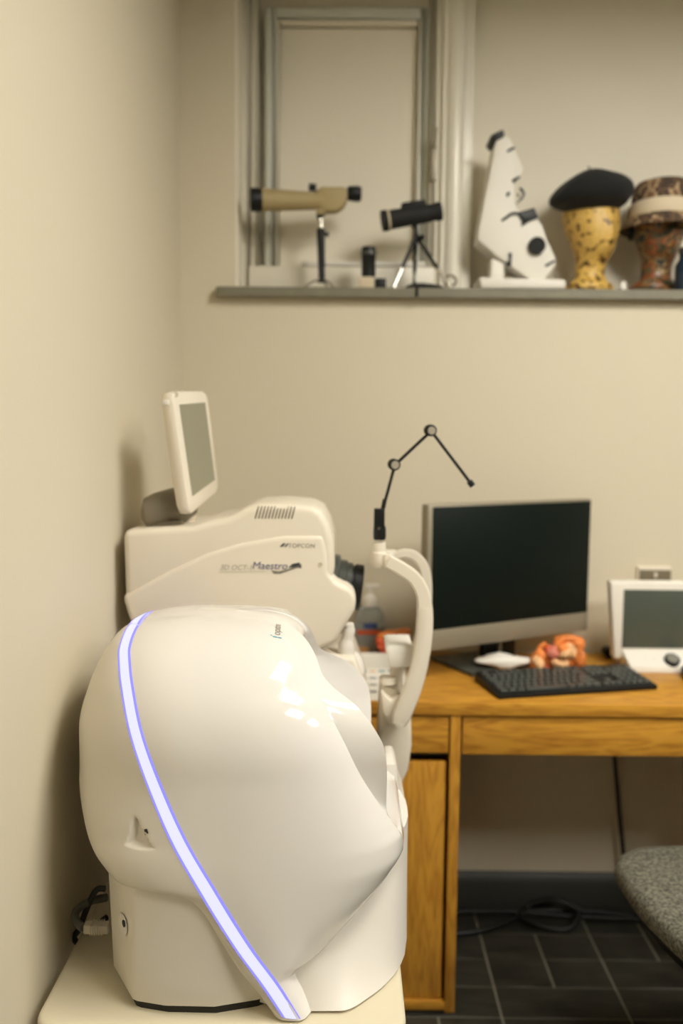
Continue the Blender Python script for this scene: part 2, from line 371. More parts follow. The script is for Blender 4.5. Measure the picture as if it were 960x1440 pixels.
def egg_section(z):
    xb, xm, xc, xr, dp, w_ = f_xb(z), f_xm(z), f_xc(z), f_xr(z), f_dp(z), max(f_w(z), 1e-4)
    pts = []
    for k in range(90):                          # back quarter, superellipse
        a = math.pi/2*k/90; n = f_n(z)
        pts.append((xm-(xm-xb)*math.cos(a)**(2/n), w_*math.sin(a)**(2/n)))
    fy = f_yc(z); yc = fy*w_; yr = min(f_yr(z), fy-.03)*w_; ful = max(0, min(1, (.75-fy)/.28))
    pts += bez((xm, w_), (xm+(.6+.15*ful)*(xc-xm), w_), (xc-(.13-.10*ful)*(xc-xm), yc+(.52+.06*ful)*(w_-yc)), (xc, yc), 44)
    pts += bez((xc, yc), (xc+(xr-xc)*.33, yc+(yr-yc)*.33), (xc+(xr-xc)*.66, yc+(yr-yc)*.66), (xr, yr), 10)
    xe = xr-dp
    pts += bez((xr, yr), (xr-.012*(dp > 0), yr*.93), (xe, yr*.75), (xe, 0), 24)
    pts.append((xe, 0))
    near = [(x, YC-y, z) for x, y in pts]; far = [(x, YC+y, z) for x, y in pts[1:-1]][::-1]
    return near+far
zs = [1.067-.2*(1-math.cos(math.pi/2*k/50)) for k in range(50)]
zs = [1.0669]+zs[1:]+[.867-(.867-TZ-.004)*k/160 for k in range(1, 161)]
egg = MB().loft([egg_section(z) for z in zs])
f_lift = ip([(.53, 0), (.585, 0), (.62, .45), (.655, 1), (.68, 1), (.76, .5), (.86, 0)])
def pix(p):
    d = p-CP; k = d.dot(fw); return 480+FPX*d.dot(RV)/k, 720-FPX*d.dot(UV)/k
RECESS = [([(175, 1190), (188, 1140), (217, 1196), (195, 1196)], .011, 9), ([(116, 998), (148, 932), (146, 962), (126, 980)], .008, 6), ([(274, 1326), (287, 1315), (300, 1330), (312, 1354), (290, 1338)], .008, 6)]
def poly_depth(x, y, P):                         # distance inside a convex outline, in pixels
    m = 1e9; s = sum(P[i][0]*P[(i+1) % len(P)][1]-P[(i+1) % len(P)][0]*P[i][1] for i in range(len(P)))
    for i in range(len(P)):
        (ax, ay), (bx, by) = P[i], P[(i+1) % len(P)]; l = math.hypot(bx-ax, by-ay)
        m = min(m, ((bx-ax)*(y-ay)-(by-ay)*(x-ax))/l*(1 if s > 0 else -1))
    return m
for v in egg.v:
    if v.x < -.03: v.z += .048*min(1, (abs(v.y-YC)/.23))**2*f_lift(v.z)*min(1, (-.03-v.x)/.1)
    if v.y > YC and v.x > -.1:                   # the far lobe of the visor sits a little further back
        t = min(1, (v.y-YC)/.13); t = t*t*(3-2*t)*min(1, (v.x+.1)/.06)*min(1, max(0, (v.z-.76)/.05)); v.x -= .014*t; v.z -= .010*t
    if v.y < YC-.06 and v.x < -.1:
        px, py = pix(v)
        for P, dep, wd in RECESS:
            q = poly_depth(px, py, P)
            if q > 0:
                t = min(1, q/wd); v += Vector((.35, .9, 0))*dep*t*t*(3-2*t)
bvh = BVHTree.FromPolygons(egg.v, egg.f)
def hit(px, py, tree=None):
    d = ray(px, py).normalized(); r = (tree or bvh).ray_cast(CP, d)
    return r[0], (r[1] if r[1] is None or r[1].dot(d) < 0 else -r[1])
# strip edges read off the photograph and dropped onto the shell
SL = smooth([(195, 866, 0), (177, 884, 0), (167, 910, 0), (166, 930, 0), (169, 965, 0), (181, 1030, 0), (204, 1100, 0), (237, 1180, 0), (276, 1250, 0), (326, 1330, 0), (366, 1385, 0), (400, 1436, 0), (420, 1468, 0)], 8)
SR = smooth([(206, 865, 0), (192, 886, 0), (184, 910, 0), (184, 930, 0), (188, 965, 0), (201, 1030, 0), (226, 1100, 0), (262, 1180, 0), (303, 1250, 0), (353, 1330, 0), (393, 1385, 0), (426, 1438, 0), (444, 1468, 0)], 8)
pl, prr = [], []
for a, b in zip(SL, SR):
    ha, hb = hit(a.x, a.y), hit(b.x, b.y)
    if ha[0] is None or hb[0] is None or (ha[0]-hb[0]).length > .05: continue
    pl.append((ha[0], ha[1])); prr.append((hb[0], hb[1]))
mid = [((a[0]+b[0])/2) for a, b in zip(pl, prr)]
mz = sorted((p.z, p.x) for p in mid); zmax = mz[-1][0]
f_s = ip([(mz[0][0]-.05, mz[0][1]+.03)] + [mz[i] for i in range(0, len(mz)-1, 4) if i == 0 or mz[i][0]-mz[max(0, i-4)][0] > 1e-4] + [(zmax+.001, mz[-1][1])])
front, rear = MB(), MB(); front.v = rear.v = egg.v
for f in egg.f:
    c = sum((egg.v[i] for i in f), Vector())/len(f)
    (rear if c.x < f_s(c.z) else front).f.append(f)
def compact(mb):
    use = sorted({i for f in mb.f for i in f}); ix = {k: n for n, k in enumerate(use)}
    mb.v = [mb.v[i] for i in use]; mb.f = [[ix[i] for i in f] for f in mb.f]; return mb
compact(front).build('front_shell', 'white_gloss', op, ang=32)
compact(rear).build('rear_shell', 'rear_satin', op, ang=32, label='satin white rear shell')
led = MB(); N = len(pl); off = .0022
def strip(L, R, flip):
    rows = []
    for (a, na), (b, nb) in zip(L, R):
        c = (a+b)/2; n = (na+nb).normalized(); row = []
        for k in range(7):
            t = k/6; p = a.lerp(b, t)+n*(off*(.15+.85*math.sin(math.pi*t)))
            if flip: p = Vector((p.x, 2*YC-p.y, p.z))
            row.append(p)
        rows.append(row)
    return rows
for flip in (False, True):
    rows = strip(pl, prr, flip); nv = [p for r in rows for p in r]
    led.add(nv, [(i*7+k, i*7+k+1, (i+1)*7+k+1, (i+1)*7+k) for i in range(len(rows)-1) for k in range(6)])
ra, rb = strip(pl, prr, False)[0], strip(pl, prr, True)[0]       # over the top
arc = []
for k in range(13):
    t = k/12
    row = []
    for a, b in zip(ra, rb):
        p = a.lerp(b, t); h = bvh.ray_cast(Vector((p.x, p.y, 1.3)), Vector((0, 0, -1)))
        row.append(h[0]+Vector((0, 0, off)) if h[0] else p)
    arc.append(row)
led.add([p for r in arc for p in r], [(i*7+k, i*7+k+1, (i+1)*7+k+1, (i+1)*7+k) for i in range(12) for k in range(6)])
ls = led
edge = MB(); edge.v = list(led.v); edge.f = [f for n, f in enumerate(led.f) if n % 6 in (0, 5)]; led.f = [f for n, f in enumerate(led.f) if n % 6 not in (0, 5)]
ls = compact(led).build('light_strip', 'led', op, label='glowing pale violet light strip')
compact(edge).build('strip_edge', 'led_edge', ls)
# screw holes on the rear shell: flat dark patches paint the shade inside
def dark_patch(pix, m, depth=.0012, name='recess', parent=op):
    pts = []
    for p in pix:
        h = hit(*p)
        if h[0] is not None: pts.append(h[0]+h[1]*depth)
    if len(pts) > 2:
        c = sum(pts, Vector())/len(pts)
        MB().add(pts+[c], [(i, (i+1) % len(pts), len(pts)) for i in range(len(pts))]).build(name, m, parent, ang=60)
# base block and front foot
def base_ring(z):
    e = (z-TZ)/.17
    x0 = -.352-.006*e; yn = 1.128+.010*e
    half = [(x0, YC), (x0, 1.225), (x0+.006, 1.205), (-.300, yn+.004), (-.292, yn), (-.25, yn-.009), (-.18, yn-.010), (-.12, yn+.006), (-.05, yn+.05), (-.045, YC)]
    n = [(x, y, z) for x, y in half]; return n+[(x, 2*YC-y, z) for x, y, _ in n[1:-1]][::-1]
bmb = MB().loft([base_ring(z) for z in (TZ+.012, .735)]); btree = BVHTree.FromPolygons(bmb.v, bmb.f)
MB().loft([base_ring(z) for z in (TZ+.012, TZ+.05, TZ+.1, .70, .735)]).build('base', 'rear_satin', op, bevel=.004, seg=2, ang=35)
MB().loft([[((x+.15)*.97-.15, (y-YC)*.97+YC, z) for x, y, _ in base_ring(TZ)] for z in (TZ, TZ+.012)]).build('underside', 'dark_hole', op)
def foot_ring(z):
    e = max(0, min(1, (z-TZ)/.14)); g = e**.6
    ys = ip([(-.16, 1.16), (-.08, 1.128+.012*g), (-.05, 1.120+.035*g), (0, 1.113+.095*g), (.045, 1.15+.08*g), (.082, 1.205+.05*g), (.101, 1.26+.03*g), (.106, 1.30+.02*g)])
    xs = [-.16+.266*k/40 for k in range(41)]
    n = [(-.16, YC, z)]+[(x, ys(x), z) for x in xs]+[(.107, YC, z)]
    return n+[(x, 2*YC-y, zz) for x, y, zz in n[1:-1]][::-1]
MB().loft([foot_ring(TZ+.005+.2*k/24) for k in range(25)]).build('front_foot', 'white_satin', op, ang=40)
# chin pad beyond the rim
pp = [at(px, py, Y=1.50) for px, py in ((541, 1056), (552, 1056), (556, 1066), (557, 1085), (565, 1103), (563, 1110), (541, 1112))]
pad = MB().prism([(p.x, p.z) for p in pp], 1.44, 1.53).build('face_pad', 'white_satin', op, bevel=.004)
pp = [at(px, py, Y=1.5) for px, py in ((541, 1104), (566, 1103), (560, 1112), (541, 1114))]
MB().prism([(p.x, p.z) for p in pp], 1.435, 1.535).build('pad_ledge', 'beige_card', pad, bevel=.002)
# screw holes, their shade painted as dark patches
dark_patch([(203, 1166), (207, 1165), (209, 1171), (205, 1174)], 'dark_hole', .0012, 'screw_hole')
dark_patch([(294, 1328), (298, 1333), (297, 1337)], 'dark_hole', .0012, 'screw_hole')
h, hn = hit(176, 1298, btree); hw = hit(173, 1300, btree)[0]
MB().lathe([(0, 0), (.0155, 0), (.0150, .0008), (.008, .0010), (0, .0010)], 22, hw, hn).build('screw_well', 'white_satin', op)
MB().lathe([(0, 0), (.0048, 0), (.0052, .0022), (.003, .003), (0, .0026)], 16, h+hn*.0006, hn).build('screw', 'dark_hole', op)
MB().lathe([(0, 0), (.0022, 0), (.0018, .001), (0, .001)], 12, h+hn*.003+Vector((.001, 0, .001)), hn).build('screw_glint', 'chrome', op)
# maker's mark on the crown
def drop_text(txt, size, o, xdir, ydir, proj, tree, m, name, parent, shear=0, space=1.0, offn=.0006, extra=None):
    v, f = text_mesh(txt, size, shear, space) if extra is None else extra
    out = []
    for p in v:
        q = Vector(o)+Vector(xdir)*p[0]+Vector(ydir)*p[1]; h = tree.ray_cast(q-Vector(proj)*.3, Vector(proj))
        out.append(h[0]-Vector(proj)*offn if h[0] is not None else q)
    return MB().add(out, f).build(name, m, parent)
h0 = hit(381, 892)[0]; h1 = hit(383, 874)[0]
if h0 and h1:
    d = (h1-h0).normalized(); sd = Vector((1, -.05, 0)).normalized(); pj = -hit(382, 884)[1]
    drop_text('optos', .018, h0+sd*.014, d, -sd, pj, bvh, 'print_grey', 'lettering', op)
    sq = lambda x, y, a, b: ([(x, y, 0), (x+a, y, 0), (x+a, y+b, 0), (x, y+b, 0)], [(0, 1, 2, 3)])
    for x, y, a, b in ((0, -.004, .003, .002), (.004, -.0065, .007, .0025), (.012, -.006, .006, .0022)):
        drop_text('', 0, h0-sd*.001, sd, d, pj, bvh, 'teal', 'logo_mark', op, extra=sq(x, y, a, b))
# cables and plug behind
cb = MB().tube(smooth([at(148, 1250, Y=1.30), at(135, 1252, Y=1.30), at(122, 1278, Y=1.3), at(112, 1305, Y=1.33), at(104, 1318, Y=1.33), at(112, 1326, Y=1.33), at(124, 1310, Y=1.34), at(150, 1290, Y=1.34)], 6), .005)
tag(cb.build('power_cable', 'cable_black'), 'black cable looping from back of white imager near wall', 'cable')
nc = thing('network_cable', 'grey network lead with ribbed plug in back of imager', 'cable', at(140, 1300, Y=1.24))
MB().tube(smooth([at(150, 1262, Y=1.32), at(125, 1268, Y=1.3), at(108, 1280, Y=1.28), at(106, 1292, Y=1.26), at(114, 1303, Y=1.24), at(118, 1304, Y=1.235)], 6), .0065).build('lead', 'cable_grey', nc)
p0, p1 = at(119, 1304, Y=1.23), at(148, 1302, Y=1.23)
pg = MB().box(p0.x, p1.x+.006, 1.222, 1.238, p0.z-.007, p0.z+.007).build('plug', 'plug_grey', nc, bevel=.002)
for k in range(6): MB().box(p0.x+.010+k*.0035, p0.x+.0115+k*.0035, 1.2205, 1.2395, p0.z-.0078, p0.z+.0078).build('rib', 'plug_grey', pg)

# ================================================================ OCT SCANNER (cream, behind)
MZ = .80; Y0, Y1 = 1.60, 1.815                    # near and far side of its housing
table('instrument_table', 'cream instrument table carrying cream scanner with tilted display', -.445, .05, 1.585, 1.838, MZ, -.2, .095)
oc = thing('eye_scanner', 'cream eye scanner with tilted display, chin rest and jointed black arm', 'eye scanner', (-.2, 1.7, MZ))
def side(pix, Y): return [(at(px, py, Y=Y).x, at(px, py, Y=Y).z) for px, py in pix]
upper = side([(172, 746), (232, 742), (272, 740), (300, 731), (322, 728), (345, 714), (362, 709), (400, 708), (440, 712), (452, 720), (462, 738), (469, 762), (470, 800), (462, 840), (400, 860), (176, 850)], Y0)
uh = MB().prism(upper, Y0, Y1).build('upper_housing', 'cream', oc, bevel=.014, seg=4, ang=60)
lower = side([(171, 838), (200, 822), (240, 800), (290, 777), (340, 762), (400, 752), (455, 752), (461, 780), (462, 805), (472, 818), (494, 828), (501, 842), (499, 858), (486, 880), (470, 905), (420, 925), (205, 925), (180, 868)], Y0-.004)
lh = MB().prism(lower, Y0-.004, Y1+.004).build('lower_housing', 'cream', oc, bevel=.012, seg=4, ang=60)
LT = BVHTree.FromObject(lh, bpy.context.evaluated_depsgraph_get())
base = side([(250, 915), (440, 905), (505, 940), (505, 1000), (250, 1000)], Y0)
MB().prism([(-.36, MZ), (.045, MZ), (.045, MZ+.05), (.02, MZ+.12), (-.36, MZ+.12)], Y0+.005, Y1-.005).build('base', 'cream', oc, bevel=.01, seg=3)
# vents along the crown edge
v0, v1 = at(359, 727, Y=Y0), at(410, 727, Y=Y0); sl = None; UT = BVHTree.FromObject(uh, bpy.context.evaluated_depsgraph_get()); iw = wm(uh)
for k in range(12):
    x = v0.x+(v1.x-v0.x)*k/11
    if sl is None:
        rows = []; z0, z1 = at(359, 729, Y=Y0).z, at(359, 712, Y=Y0).z
        for q_ in range(9):
            t = q_/8; z = z0+(z1-z0)*t; xx = x+.006*t; hh = UT.ray_cast(iw.inverted() @ Vector((xx, 1.4, z)), Vector((0, 1, 0)))
            y = (iw @ hh[0]).y-.0008 if hh[0] is not None else Y0+.014
            rows += [(xx-.0013, y, z), (xx+.0013, y, z)]
        sl = MB().add(rows, [(2*q_, 2*q_+1, 2*q_+3, 2*q_+2) for q_ in range(8)]).build('vent_slot', 'grey_taupe', oc); sx = x
    else: dup(sl, oc, (x-sx, 0, 0))
# lettering on the flank
YT = Y0-.004
def flank(txt, px, py, hpx, m, shear=0, space=1.0, tree=None):
    o = at(px, py, Y=YT); sz = hpx/FPX*1.6/.7
    v, f = text_mesh(txt, sz, shear, space)
    MB().add([(o.x+p[0], YT-.0008, o.z+p[1]-p[0]*.004) for p in v], f).build('lettering', m, oc)
flank('TOPCON', 405, 770, 6, 'print_grey', space=1.08)
flank('3D OCT-1', 309, 801, 7.2, 'print_pale', .25)
flank('Maestro', 354, 800, 10.5, 'print_blue', .2)
def flat(pix, m, name):
    pts = [at(px, py, Y=YT-.0008) for px, py in pix]; MB().add(pts, [list(range(len(pts)))]).build(name, m, oc)
flat([(393, 769), (398, 764), (402, 764), (397, 769)], 'print_dark', 'logo_mark'); flat([(399, 769), (404, 764), (406, 765), (402, 769)], 'print_dark', 'logo_mark')
flat([(308, 804), (372, 803), (372, 804), (308, 805)], 'beige_card', 'underline')
flat([(381, 802), (392, 803.5), (406, 800), (424, 793), (424, 796), (408, 802), (394, 807), (385, 807)], 'print_grey', 'swoosh'); flat([(405, 798.5), (411, 793), (421, 791), (424, 799), (414, 797.5)], 'print_dark', 'swoosh')
sc = at(450, 794, Y=Y0-.004)
MB().lathe([(0, 0), (.0045, 0), (.0045, .0012), (.0025, .0006), (0, .0006)], 16, (sc.x, YT, sc.z), (0, -1, 0)).build('screw_cap', 'cream_dark', oc)
# objective lens: stepped grey and black rings along +x
lc = at(472, 822, Y=1.70); ax = Vector((1, 0, -.12))
MB().lathe([(.0, -.03), (.062, -.03), (.062, 0), (.058, .004), (0, .004)], 32, lc, ax).build('lens_collar', 'lens_grey', oc)
MB().lathe([(.0, 0), (.053, 0), (.053, .016), (.049, .018), (.049, .028), (0, .028)], 32, lc+ax*.002, ax).build('lens_barrel', 'lens_grey', oc, ang=30)
MB().lathe([(.0, .028), (.044, .028), (.044, .033), (.047, .035), (.047, .050), (.040, .052), (0.02, .044), (0, .043)], 32, lc+ax*.002, ax).build('lens_ring', 'black_plastic', oc, ang=30)
# joystick knob under the nose
j = at(488, 905, Y=1.62)
MB().tube(smooth([at(486, 935, Y=1.64), at(487, 905, Y=1.64), at(491, 885, Y=1.64), at(490, 876, Y=1.64)], 5), [.016]*6+[.012]*5+[.010]*4+[.006], 14).build('joystick', 'white_satin', oc)
MB().lathe([(0, 0), (.026, 0), (.024, .02), (.014, .04), (0, .042)], 20, at(495, 945, Y=1.66), (0, 0, 1)).build('joystick_boot', 'white_satin', oc)
# display: a thick tilted tablet on a taupe foot
yd = 1.70
# face corners: the display leans back and turns toward +x and the camera
zx = Vector((.10, 0, 1)).normalized()
A = at(240, 550, Y=1.60); B = at(291, 550, Y=1.76); D = at(266, 726, Y=1.60)
nn = (B-A).cross(D-A); dd = ray(308, 690); Cc = CP+dd*((A-CP).dot(nn)/dd.dot(nn))
def quad_in(a, b, c, d, u0, u1, v0, v1):
    g = lambda u, v: (a.lerp(b, u)).lerp(d.lerp(c, u), v)
    return [g(u0, v0), g(u1, v0), g(u1, v1), g(u0, v1)]
nrm = (B-A).cross(D-A).normalized()
if nrm.x < 0: nrm = -nrm
def rq(a, b, c, d, r=.12, n=5):                  # rounded quad in bilinear coordinates
    out = []
    for cx, cy, s in ((1-r, r*.7, -90), (1-r, 1-r*.7, 0), (r, 1-r*.7, 90), (r, r*.7, 180)):
        for k in range(n+1):
            t = math.radians(s+90*k/n); u, v = cx+r*math.cos(t), cy+r*.7*math.sin(t); out.append((a.lerp(b, u)).lerp(d.lerp(c, u), v))
    return out
R1 = rq(A, B, Cc, D); cen = sum(R1, Vector())/len(R1)
shr = lambda R, k: [cen+(p-cen)*k for p in R]
ds = MB().loft([[p-nrm*.026 for p in shr(R1, .93)], [p-nrm*.022 for p in shr(R1, .985)], [p-nrm*.012 for p in R1], [p-nrm*.003 for p in R1], shr(R1, .975)]).build('display', 'cream', oc, ang=50)
MB().add([p+nrm*.0006 for p in quad_in(A, B, Cc, D, .16, .90, .11, .87)], [(0, 1, 2, 3)]).build('panel', 'lcd_grey', ds, label='blank grey-green display panel')
c0 = A.lerp(B, .1).lerp(D.lerp(Cc, .1), .028)
MB().lathe([(0, -.004), (.006, -.004), (.006, .002), (.003, .002), (.003, .001), (0, .001)], 14, c0, nrm+Vector((-.3, -1, 0))).build('button', 'cream_dark', ds)
MB().obox(at(234, 566, Y=1.605), (.012, .010, .010)).build('clip', 'white_card', ds, bevel=.002)
q = at(236, 720, Y=1.70)
MB().tube([at(201, 722, Y=1.66), at(206, 722, Y=1.66), at(222, 718, Y=1.665), at(248, 712, Y=1.68), at(266, 706, Y=1.70)], [.018, .030, .036, .038, .03], 24).build('display_hinge', 'grey_taupe', oc)
ft = MB().loft([[(x, y, z) for x, y in rrect(at(212, 742, Y=1.66).x, at(258, 742, Y=1.66).x, 1.64, 1.72, .02)] for z in (at(230, 744, Y=1.66).z-.004, at(230, 730, Y=1.66).z)]).build('display_foot', 'grey_taupe', oc, bevel=.006)
MB().tube([at(262, 742, Y=1.69), at(270, 715, Y=1.70)], .014, 12).build('display_neck', 'cream_dark', oc)
# chin rest: hoop of two arms joined by a forehead band
def arm(pix, Y, wid):
    P = smooth([tuple(at(px, py, Y=Y)) for px, py in pix], 6); ws = ip([(i/(len(wid)-1), k) for i, k in enumerate(wid)])
    rings = []
    for i, p in enumerate(P):
        t = (P[min(i+1, len(P)-1)]-P[max(0, i-1)]); t.y = 0; t.normalize(); n = Vector((-t.z, 0, t.x)); h = ws(i/(len(P)-1))/2
        rings.append([p+n*(h*a)+Vector((0, .009*b, 0)) for a, b in ((-1, -.6), (-.8, -1), (.8, -1), (1, -.6), (1, .6), (.8, 1), (-.8, 1), (-1, .6))])
    return MB().loft(rings)
YN, YF = 1.635, 1.79
arm([(545, 789), (565, 800), (584, 815), (595, 838), (597, 866), (595, 900), (588, 940), (577, 975), (565, 1004), (559, 1018)], YN, [.026, .026, .026, .027, .032, .033, .034, .036, .036, .026]).build('chinrest_arm', 'cream', oc, ang=50)
arm([(552, 782), (570, 778), (586, 784), (597, 802), (600, 830), (597, 870), (587, 905), (575, 935)], YF, [.016, .018, .02, .022, .022, .022, .022, .02]).build('chinrest_arm', 'cream', oc, ang=50)
bn = smooth([at(545, 789, Y=YN), at(541, 788, Y=1.67), at(540, 785, Y=1.72), at(544, 782, Y=1.76), at(552, 781, Y=YF)], 6)
MB().loft([[p+Vector((a*.008, 0, b*.013)) for a, b in ((-1, -1), (1, -1), (1, 1), (-1, 1))] for p in bn]).build('forehead_band', 'cream', oc, bevel=.004, ang=50)
MB().loft([[p+Vector((.008+a*.005, 0, b*.008)) for a, b in ((-1, -1), (1, -1), (1, 1), (-1, 1))] for p in bn[5:-5]]).build('forehead_pad', 'white_card', oc, bevel=.003)
# knob post with clamp and the jointed fixation arm
YJ = 1.655
m0 = at(533, 792, Y=YJ)
MB().lathe([(0, 0), (.012, 0), (.018, .012), (.0165, .03), (.0145, .032), (.0145, .05), (0, .05)], 20, m0-Vector((0, 0, .008)), (-.04, 0, 1)).build('arm_mount', 'cream', oc, ang=35)
MB().lathe([(0, 0), (.011, 0), (.0125, .004), (.0125, .022), (.011, .028), (0, .028)], 18, at(533.5, 759, Y=YJ), (0, 0, 1)).build('clamp_base', 'black_plastic', oc)
cl = MB().obox(at(533, 730, Y=YJ), (.021, .022, .042)).build('clamp_block', 'black_plastic', oc, bevel=.002)
MB().lathe([(0, 0), (.003, 0), (.003, .002), (0, .002)], 12, at(532.5, 743, Y=YJ-.011), (0, -1, 0)).build('clamp_screw', 'chrome', cl)
J = [at(539, 713, Y=YJ), at(555, 654, Y=YJ), at(606, 606, Y=YJ), at(662, 680, Y=YJ)]
MB().tube([at(538, 716, Y=YJ), at(541, 702, Y=YJ)], .0045).build('ferrule', 'black_plastic', oc)
for a, b in zip(J, J[1:]): MB().tube([a, b], .0032, 10).build('rod', 'black_plastic', oc)
for k, p in enumerate(J[1:3]):
    jn = MB().lathe([(0, -.012), (.0105, -.012), (.0115, -.008), (.0115, .010), (.010, .012), (0, .012)], 20, p+Vector((-.002, 0, .001)), (0.12, -1, -.03)).build('joint', 'black_plastic', oc)
    MB().lathe([(0, 0), (.008, 0), (.0075, .0025), (.003, .003), (0, .002)], 18, p+Vector((-.0002, -.0122, .0006)), (.12, -1, -.03)).build('joint_cap', 'cap_silver', jn)
e = (J[3]-J[2]).normalized(); MB().tube([J[3]-e*.006, J[3]+e*.006], .0062, 12).build('arm_tip', 'black_plastic', oc)
MB().tube([J[3]+e*.006, J[3]+e*.0085], .003, 10).build('fixation_light', 'white_card', oc)
# column below the hoop
col = side([(536, 960), (560, 968), (578, 1000), (579, 1050), (574, 1085), (563, 1108), (548, 1122), (535, 1122), (531, 1040)], 1.67)
MB().prism(col, 1.67, 1.75).build('chinrest_column', 'cream', oc, bevel=.012, seg=3, ang=55)
br = side([(535, 972), (550, 985), (562, 978), (566, 1015), (556, 1022), (545, 1018), (538, 1002)], 1.645)
MB().prism(br, 1.645, 1.67).build('arm_bracket', 'cream', oc, bevel=.005)
cup = side([(541, 911), (546, 908), (581, 908), (577, 938), (547, 938), (545, 925)], 1.66)
MB().prism(cup, 1.655, 1.76).build('chin_cup', 'white_card', oc, bevel=.004)
MB().lathe([(0, 0), (.014, 0), (.013, .05), (0, .05)], 18, at(557, 968, Y=1.70), (0, 0, 1)).build('chin_post', 'cream', oc)
MB().lathe([(0, 0), (.02, 0), (.017, .012), (0, .012)], 18, at(546, 960, Y=1.68), (0, 0, 1)).build('chin_knob', 'cream', oc)

# ================================================================ DESK
DY, DZ, DX0, DX1 = 1.858, .75, -.06, .945
d = lambda px, py, Y=DY: at(px, py, Y=Y)
DX1 = .985
dk = thing('desk', 'orange oak veneer desk with drawers and side cupboard', 'desk', ((DX0+DX1)/2, (DY+YW)/2, 0))
MB().box(DX0, DX1+.03, DY-.004, YW-.012, DZ-.03, DZ).build('table_top', 'oak_x', dk, bevel=.002)
PX0, PX1 = d(627, 1200).x+.004, d(646, 1100).x
zt = DZ-.03
MB().box(PX0, PX1, DY, YW-.02, 0, zt).build('side_panel', 'oak_z', dk, bevel=.0015)
MB().box(DX0, DX0+.025, DY, YW-.02, 0, zt).build('side_panel', 'oak_z', dk, bevel=.0015)
MB().box(DX1, DX1+.03, DY, YW-.02, 0, zt).build('side_panel', 'oak_z', dk, bevel=.0015)
zb = d(600, 1409).z
MB().box(DX0+.025, PX0, DY, YW-.02, 0.006, zb).build('bottom_panel', 'oak_x', dk, bevel=.002)
MB().box(DX0+.025, PX0, YW-.03, YW-.022, zb, zt).build('back_panel', 'oak_z', dk)
MB().box(DX0+.025, PX0, DY+.03, YW-.03, d(600, 1062).z-.012, d(600, 1062).z-.002).build('gap_shade', 'dark_hole', dk)  # near-black board standing for the shade in the gap under the drawer
MB().box(DX0+.028, PX0-.003, DY+.004, DY+.022, d(600, 1060).z, zt-.004).build('drawer', 'oak_x', dk, bevel=.002)
MB().box(DX0+.028, PX0-.007, DY+.010, DY+.028, zb+.002, d(600, 1074).z).build('door', 'oak_z', dk, bevel=.003)
dz0 = d(700, 1062.5).z
MB().box(PX1+.005, DX1-.005, DY+.004, DY+.022, dz0, zt-.005).build('drawer', 'oak_x', dk, bevel=.002)
MB().box(PX1+.02, DX1-.02, DY+.022, DY+.40, dz0+.01, zt-.02).build('drawer_box', 'oak_x', dk)
# ---- computer monitor
ml, mr = Vector((at(602, 712, Y=2.0).x, 2.0, 0)), Vector((at(832, 700, Y=2.245).x, 2.245, 0))
mw_ = (mr-ml).length; mang = math.atan2(mr.y-ml.y, mr.x-ml.x)
mzb, mzt = at(606, 917, Y=2.0).z, at(602, 710, Y=2.0).z
mo = thing('computer_monitor', 'silver framed computer with black screen on grey foot', 'monitor', (ml.x, ml.y, DZ), mang)
LB = lambda: MB()
hz = mzt-DZ; bz = mzb-DZ
LB().box(0, mw_, 0, .03, bz, hz).build('housing', 'silver', mo, bevel=.004, world=False)
LB().box(.013, mw_-.004, -.0015, .002, bz+.052, hz-.006).build('screen', 'screen_dark', mo, bevel=.001, world=False)
LB().box(0.002, mw_-.002, -.003, .001, bz+.002, bz+.05).build('chin_bar', 'silver', mo, bevel=.001, world=False)
LB().box(mw_*.3, mw_*.7, .03, .06, bz+.08, hz-.08).build('back_cover', 'black_plastic', mo, bevel=.01, world=False)
LB().box(mw_*.42, mw_*.62, .055, .08, .012, bz+.14).build('stand', 'black_plastic', mo, bevel=.004, world=False)
LB().box(mw_*.50, mw_*.515, .045, .055, .015, bz+.01).build('stand_trim', 'silver', mo, bevel=.001, world=False)
fo = [(at(px, py, Z=DZ+.012).x, at(px, py, Z=DZ+.012).y) for px, py in ((604, 922), (664, 946), (748, 931))]
v_ = Vector((fo[2][0]-fo[1][0], fo[2][1]-fo[1][1])); fo.append((fo[0][0]+v_.x, min(fo[0][1]+v_.y, 2.29))); fo[0] = (fo[0][0], min(fo[0][1], 2.28))
MB().slab(fo, DZ, DZ+.012).build('foot', 'lens_grey', mo, bevel=.003)
# ---- keyboard
k0, k1, k2 = at(701, 977, Z=DZ+.012), at(925, 963, Z=DZ+.012), at(664, 951, Z=DZ+.02)
kx = Vector((k1.x-k0.x, k1.y-k0.y, 0)); kl = kx.length; kang = math.atan2(kx.y, kx.x); kd = .15
kb = thing('keyboard', 'black computer keyboard on oak desk before the dark screen', 'keyboard', (k0.x, k0.y, DZ), kang)
MB().add([(0, 0, 0), (kl, 0, 0), (kl, kd, 0), (0, kd, 0), (0, 0, .012), (kl, 0, .012), (kl, kd, .024), (0, kd, .024)],
         [(0, 3, 2, 1), (4, 5, 6, 7), (0, 1, 5, 4), (1, 2, 6, 5), (2, 3, 7, 6), (3, 0, 4, 7)]).build('body', 'black_plastic', kb, bevel=.003, world=False)
kc = {}; ku = (kl-.02)/22.5
rowsk = [([1]*1+[0]+[1]*4+[.5]+[1]*4+[.5]+[1]*4), [1]*13+[2], [1.5]+[1]*12+[1.5], [1.75]+[1]*11+[2.25], [1.25]+[1]*11+[2.75], [1.25]*3+[6.25]+[1.25]*4]
rowsk = [r for r in rowsk]
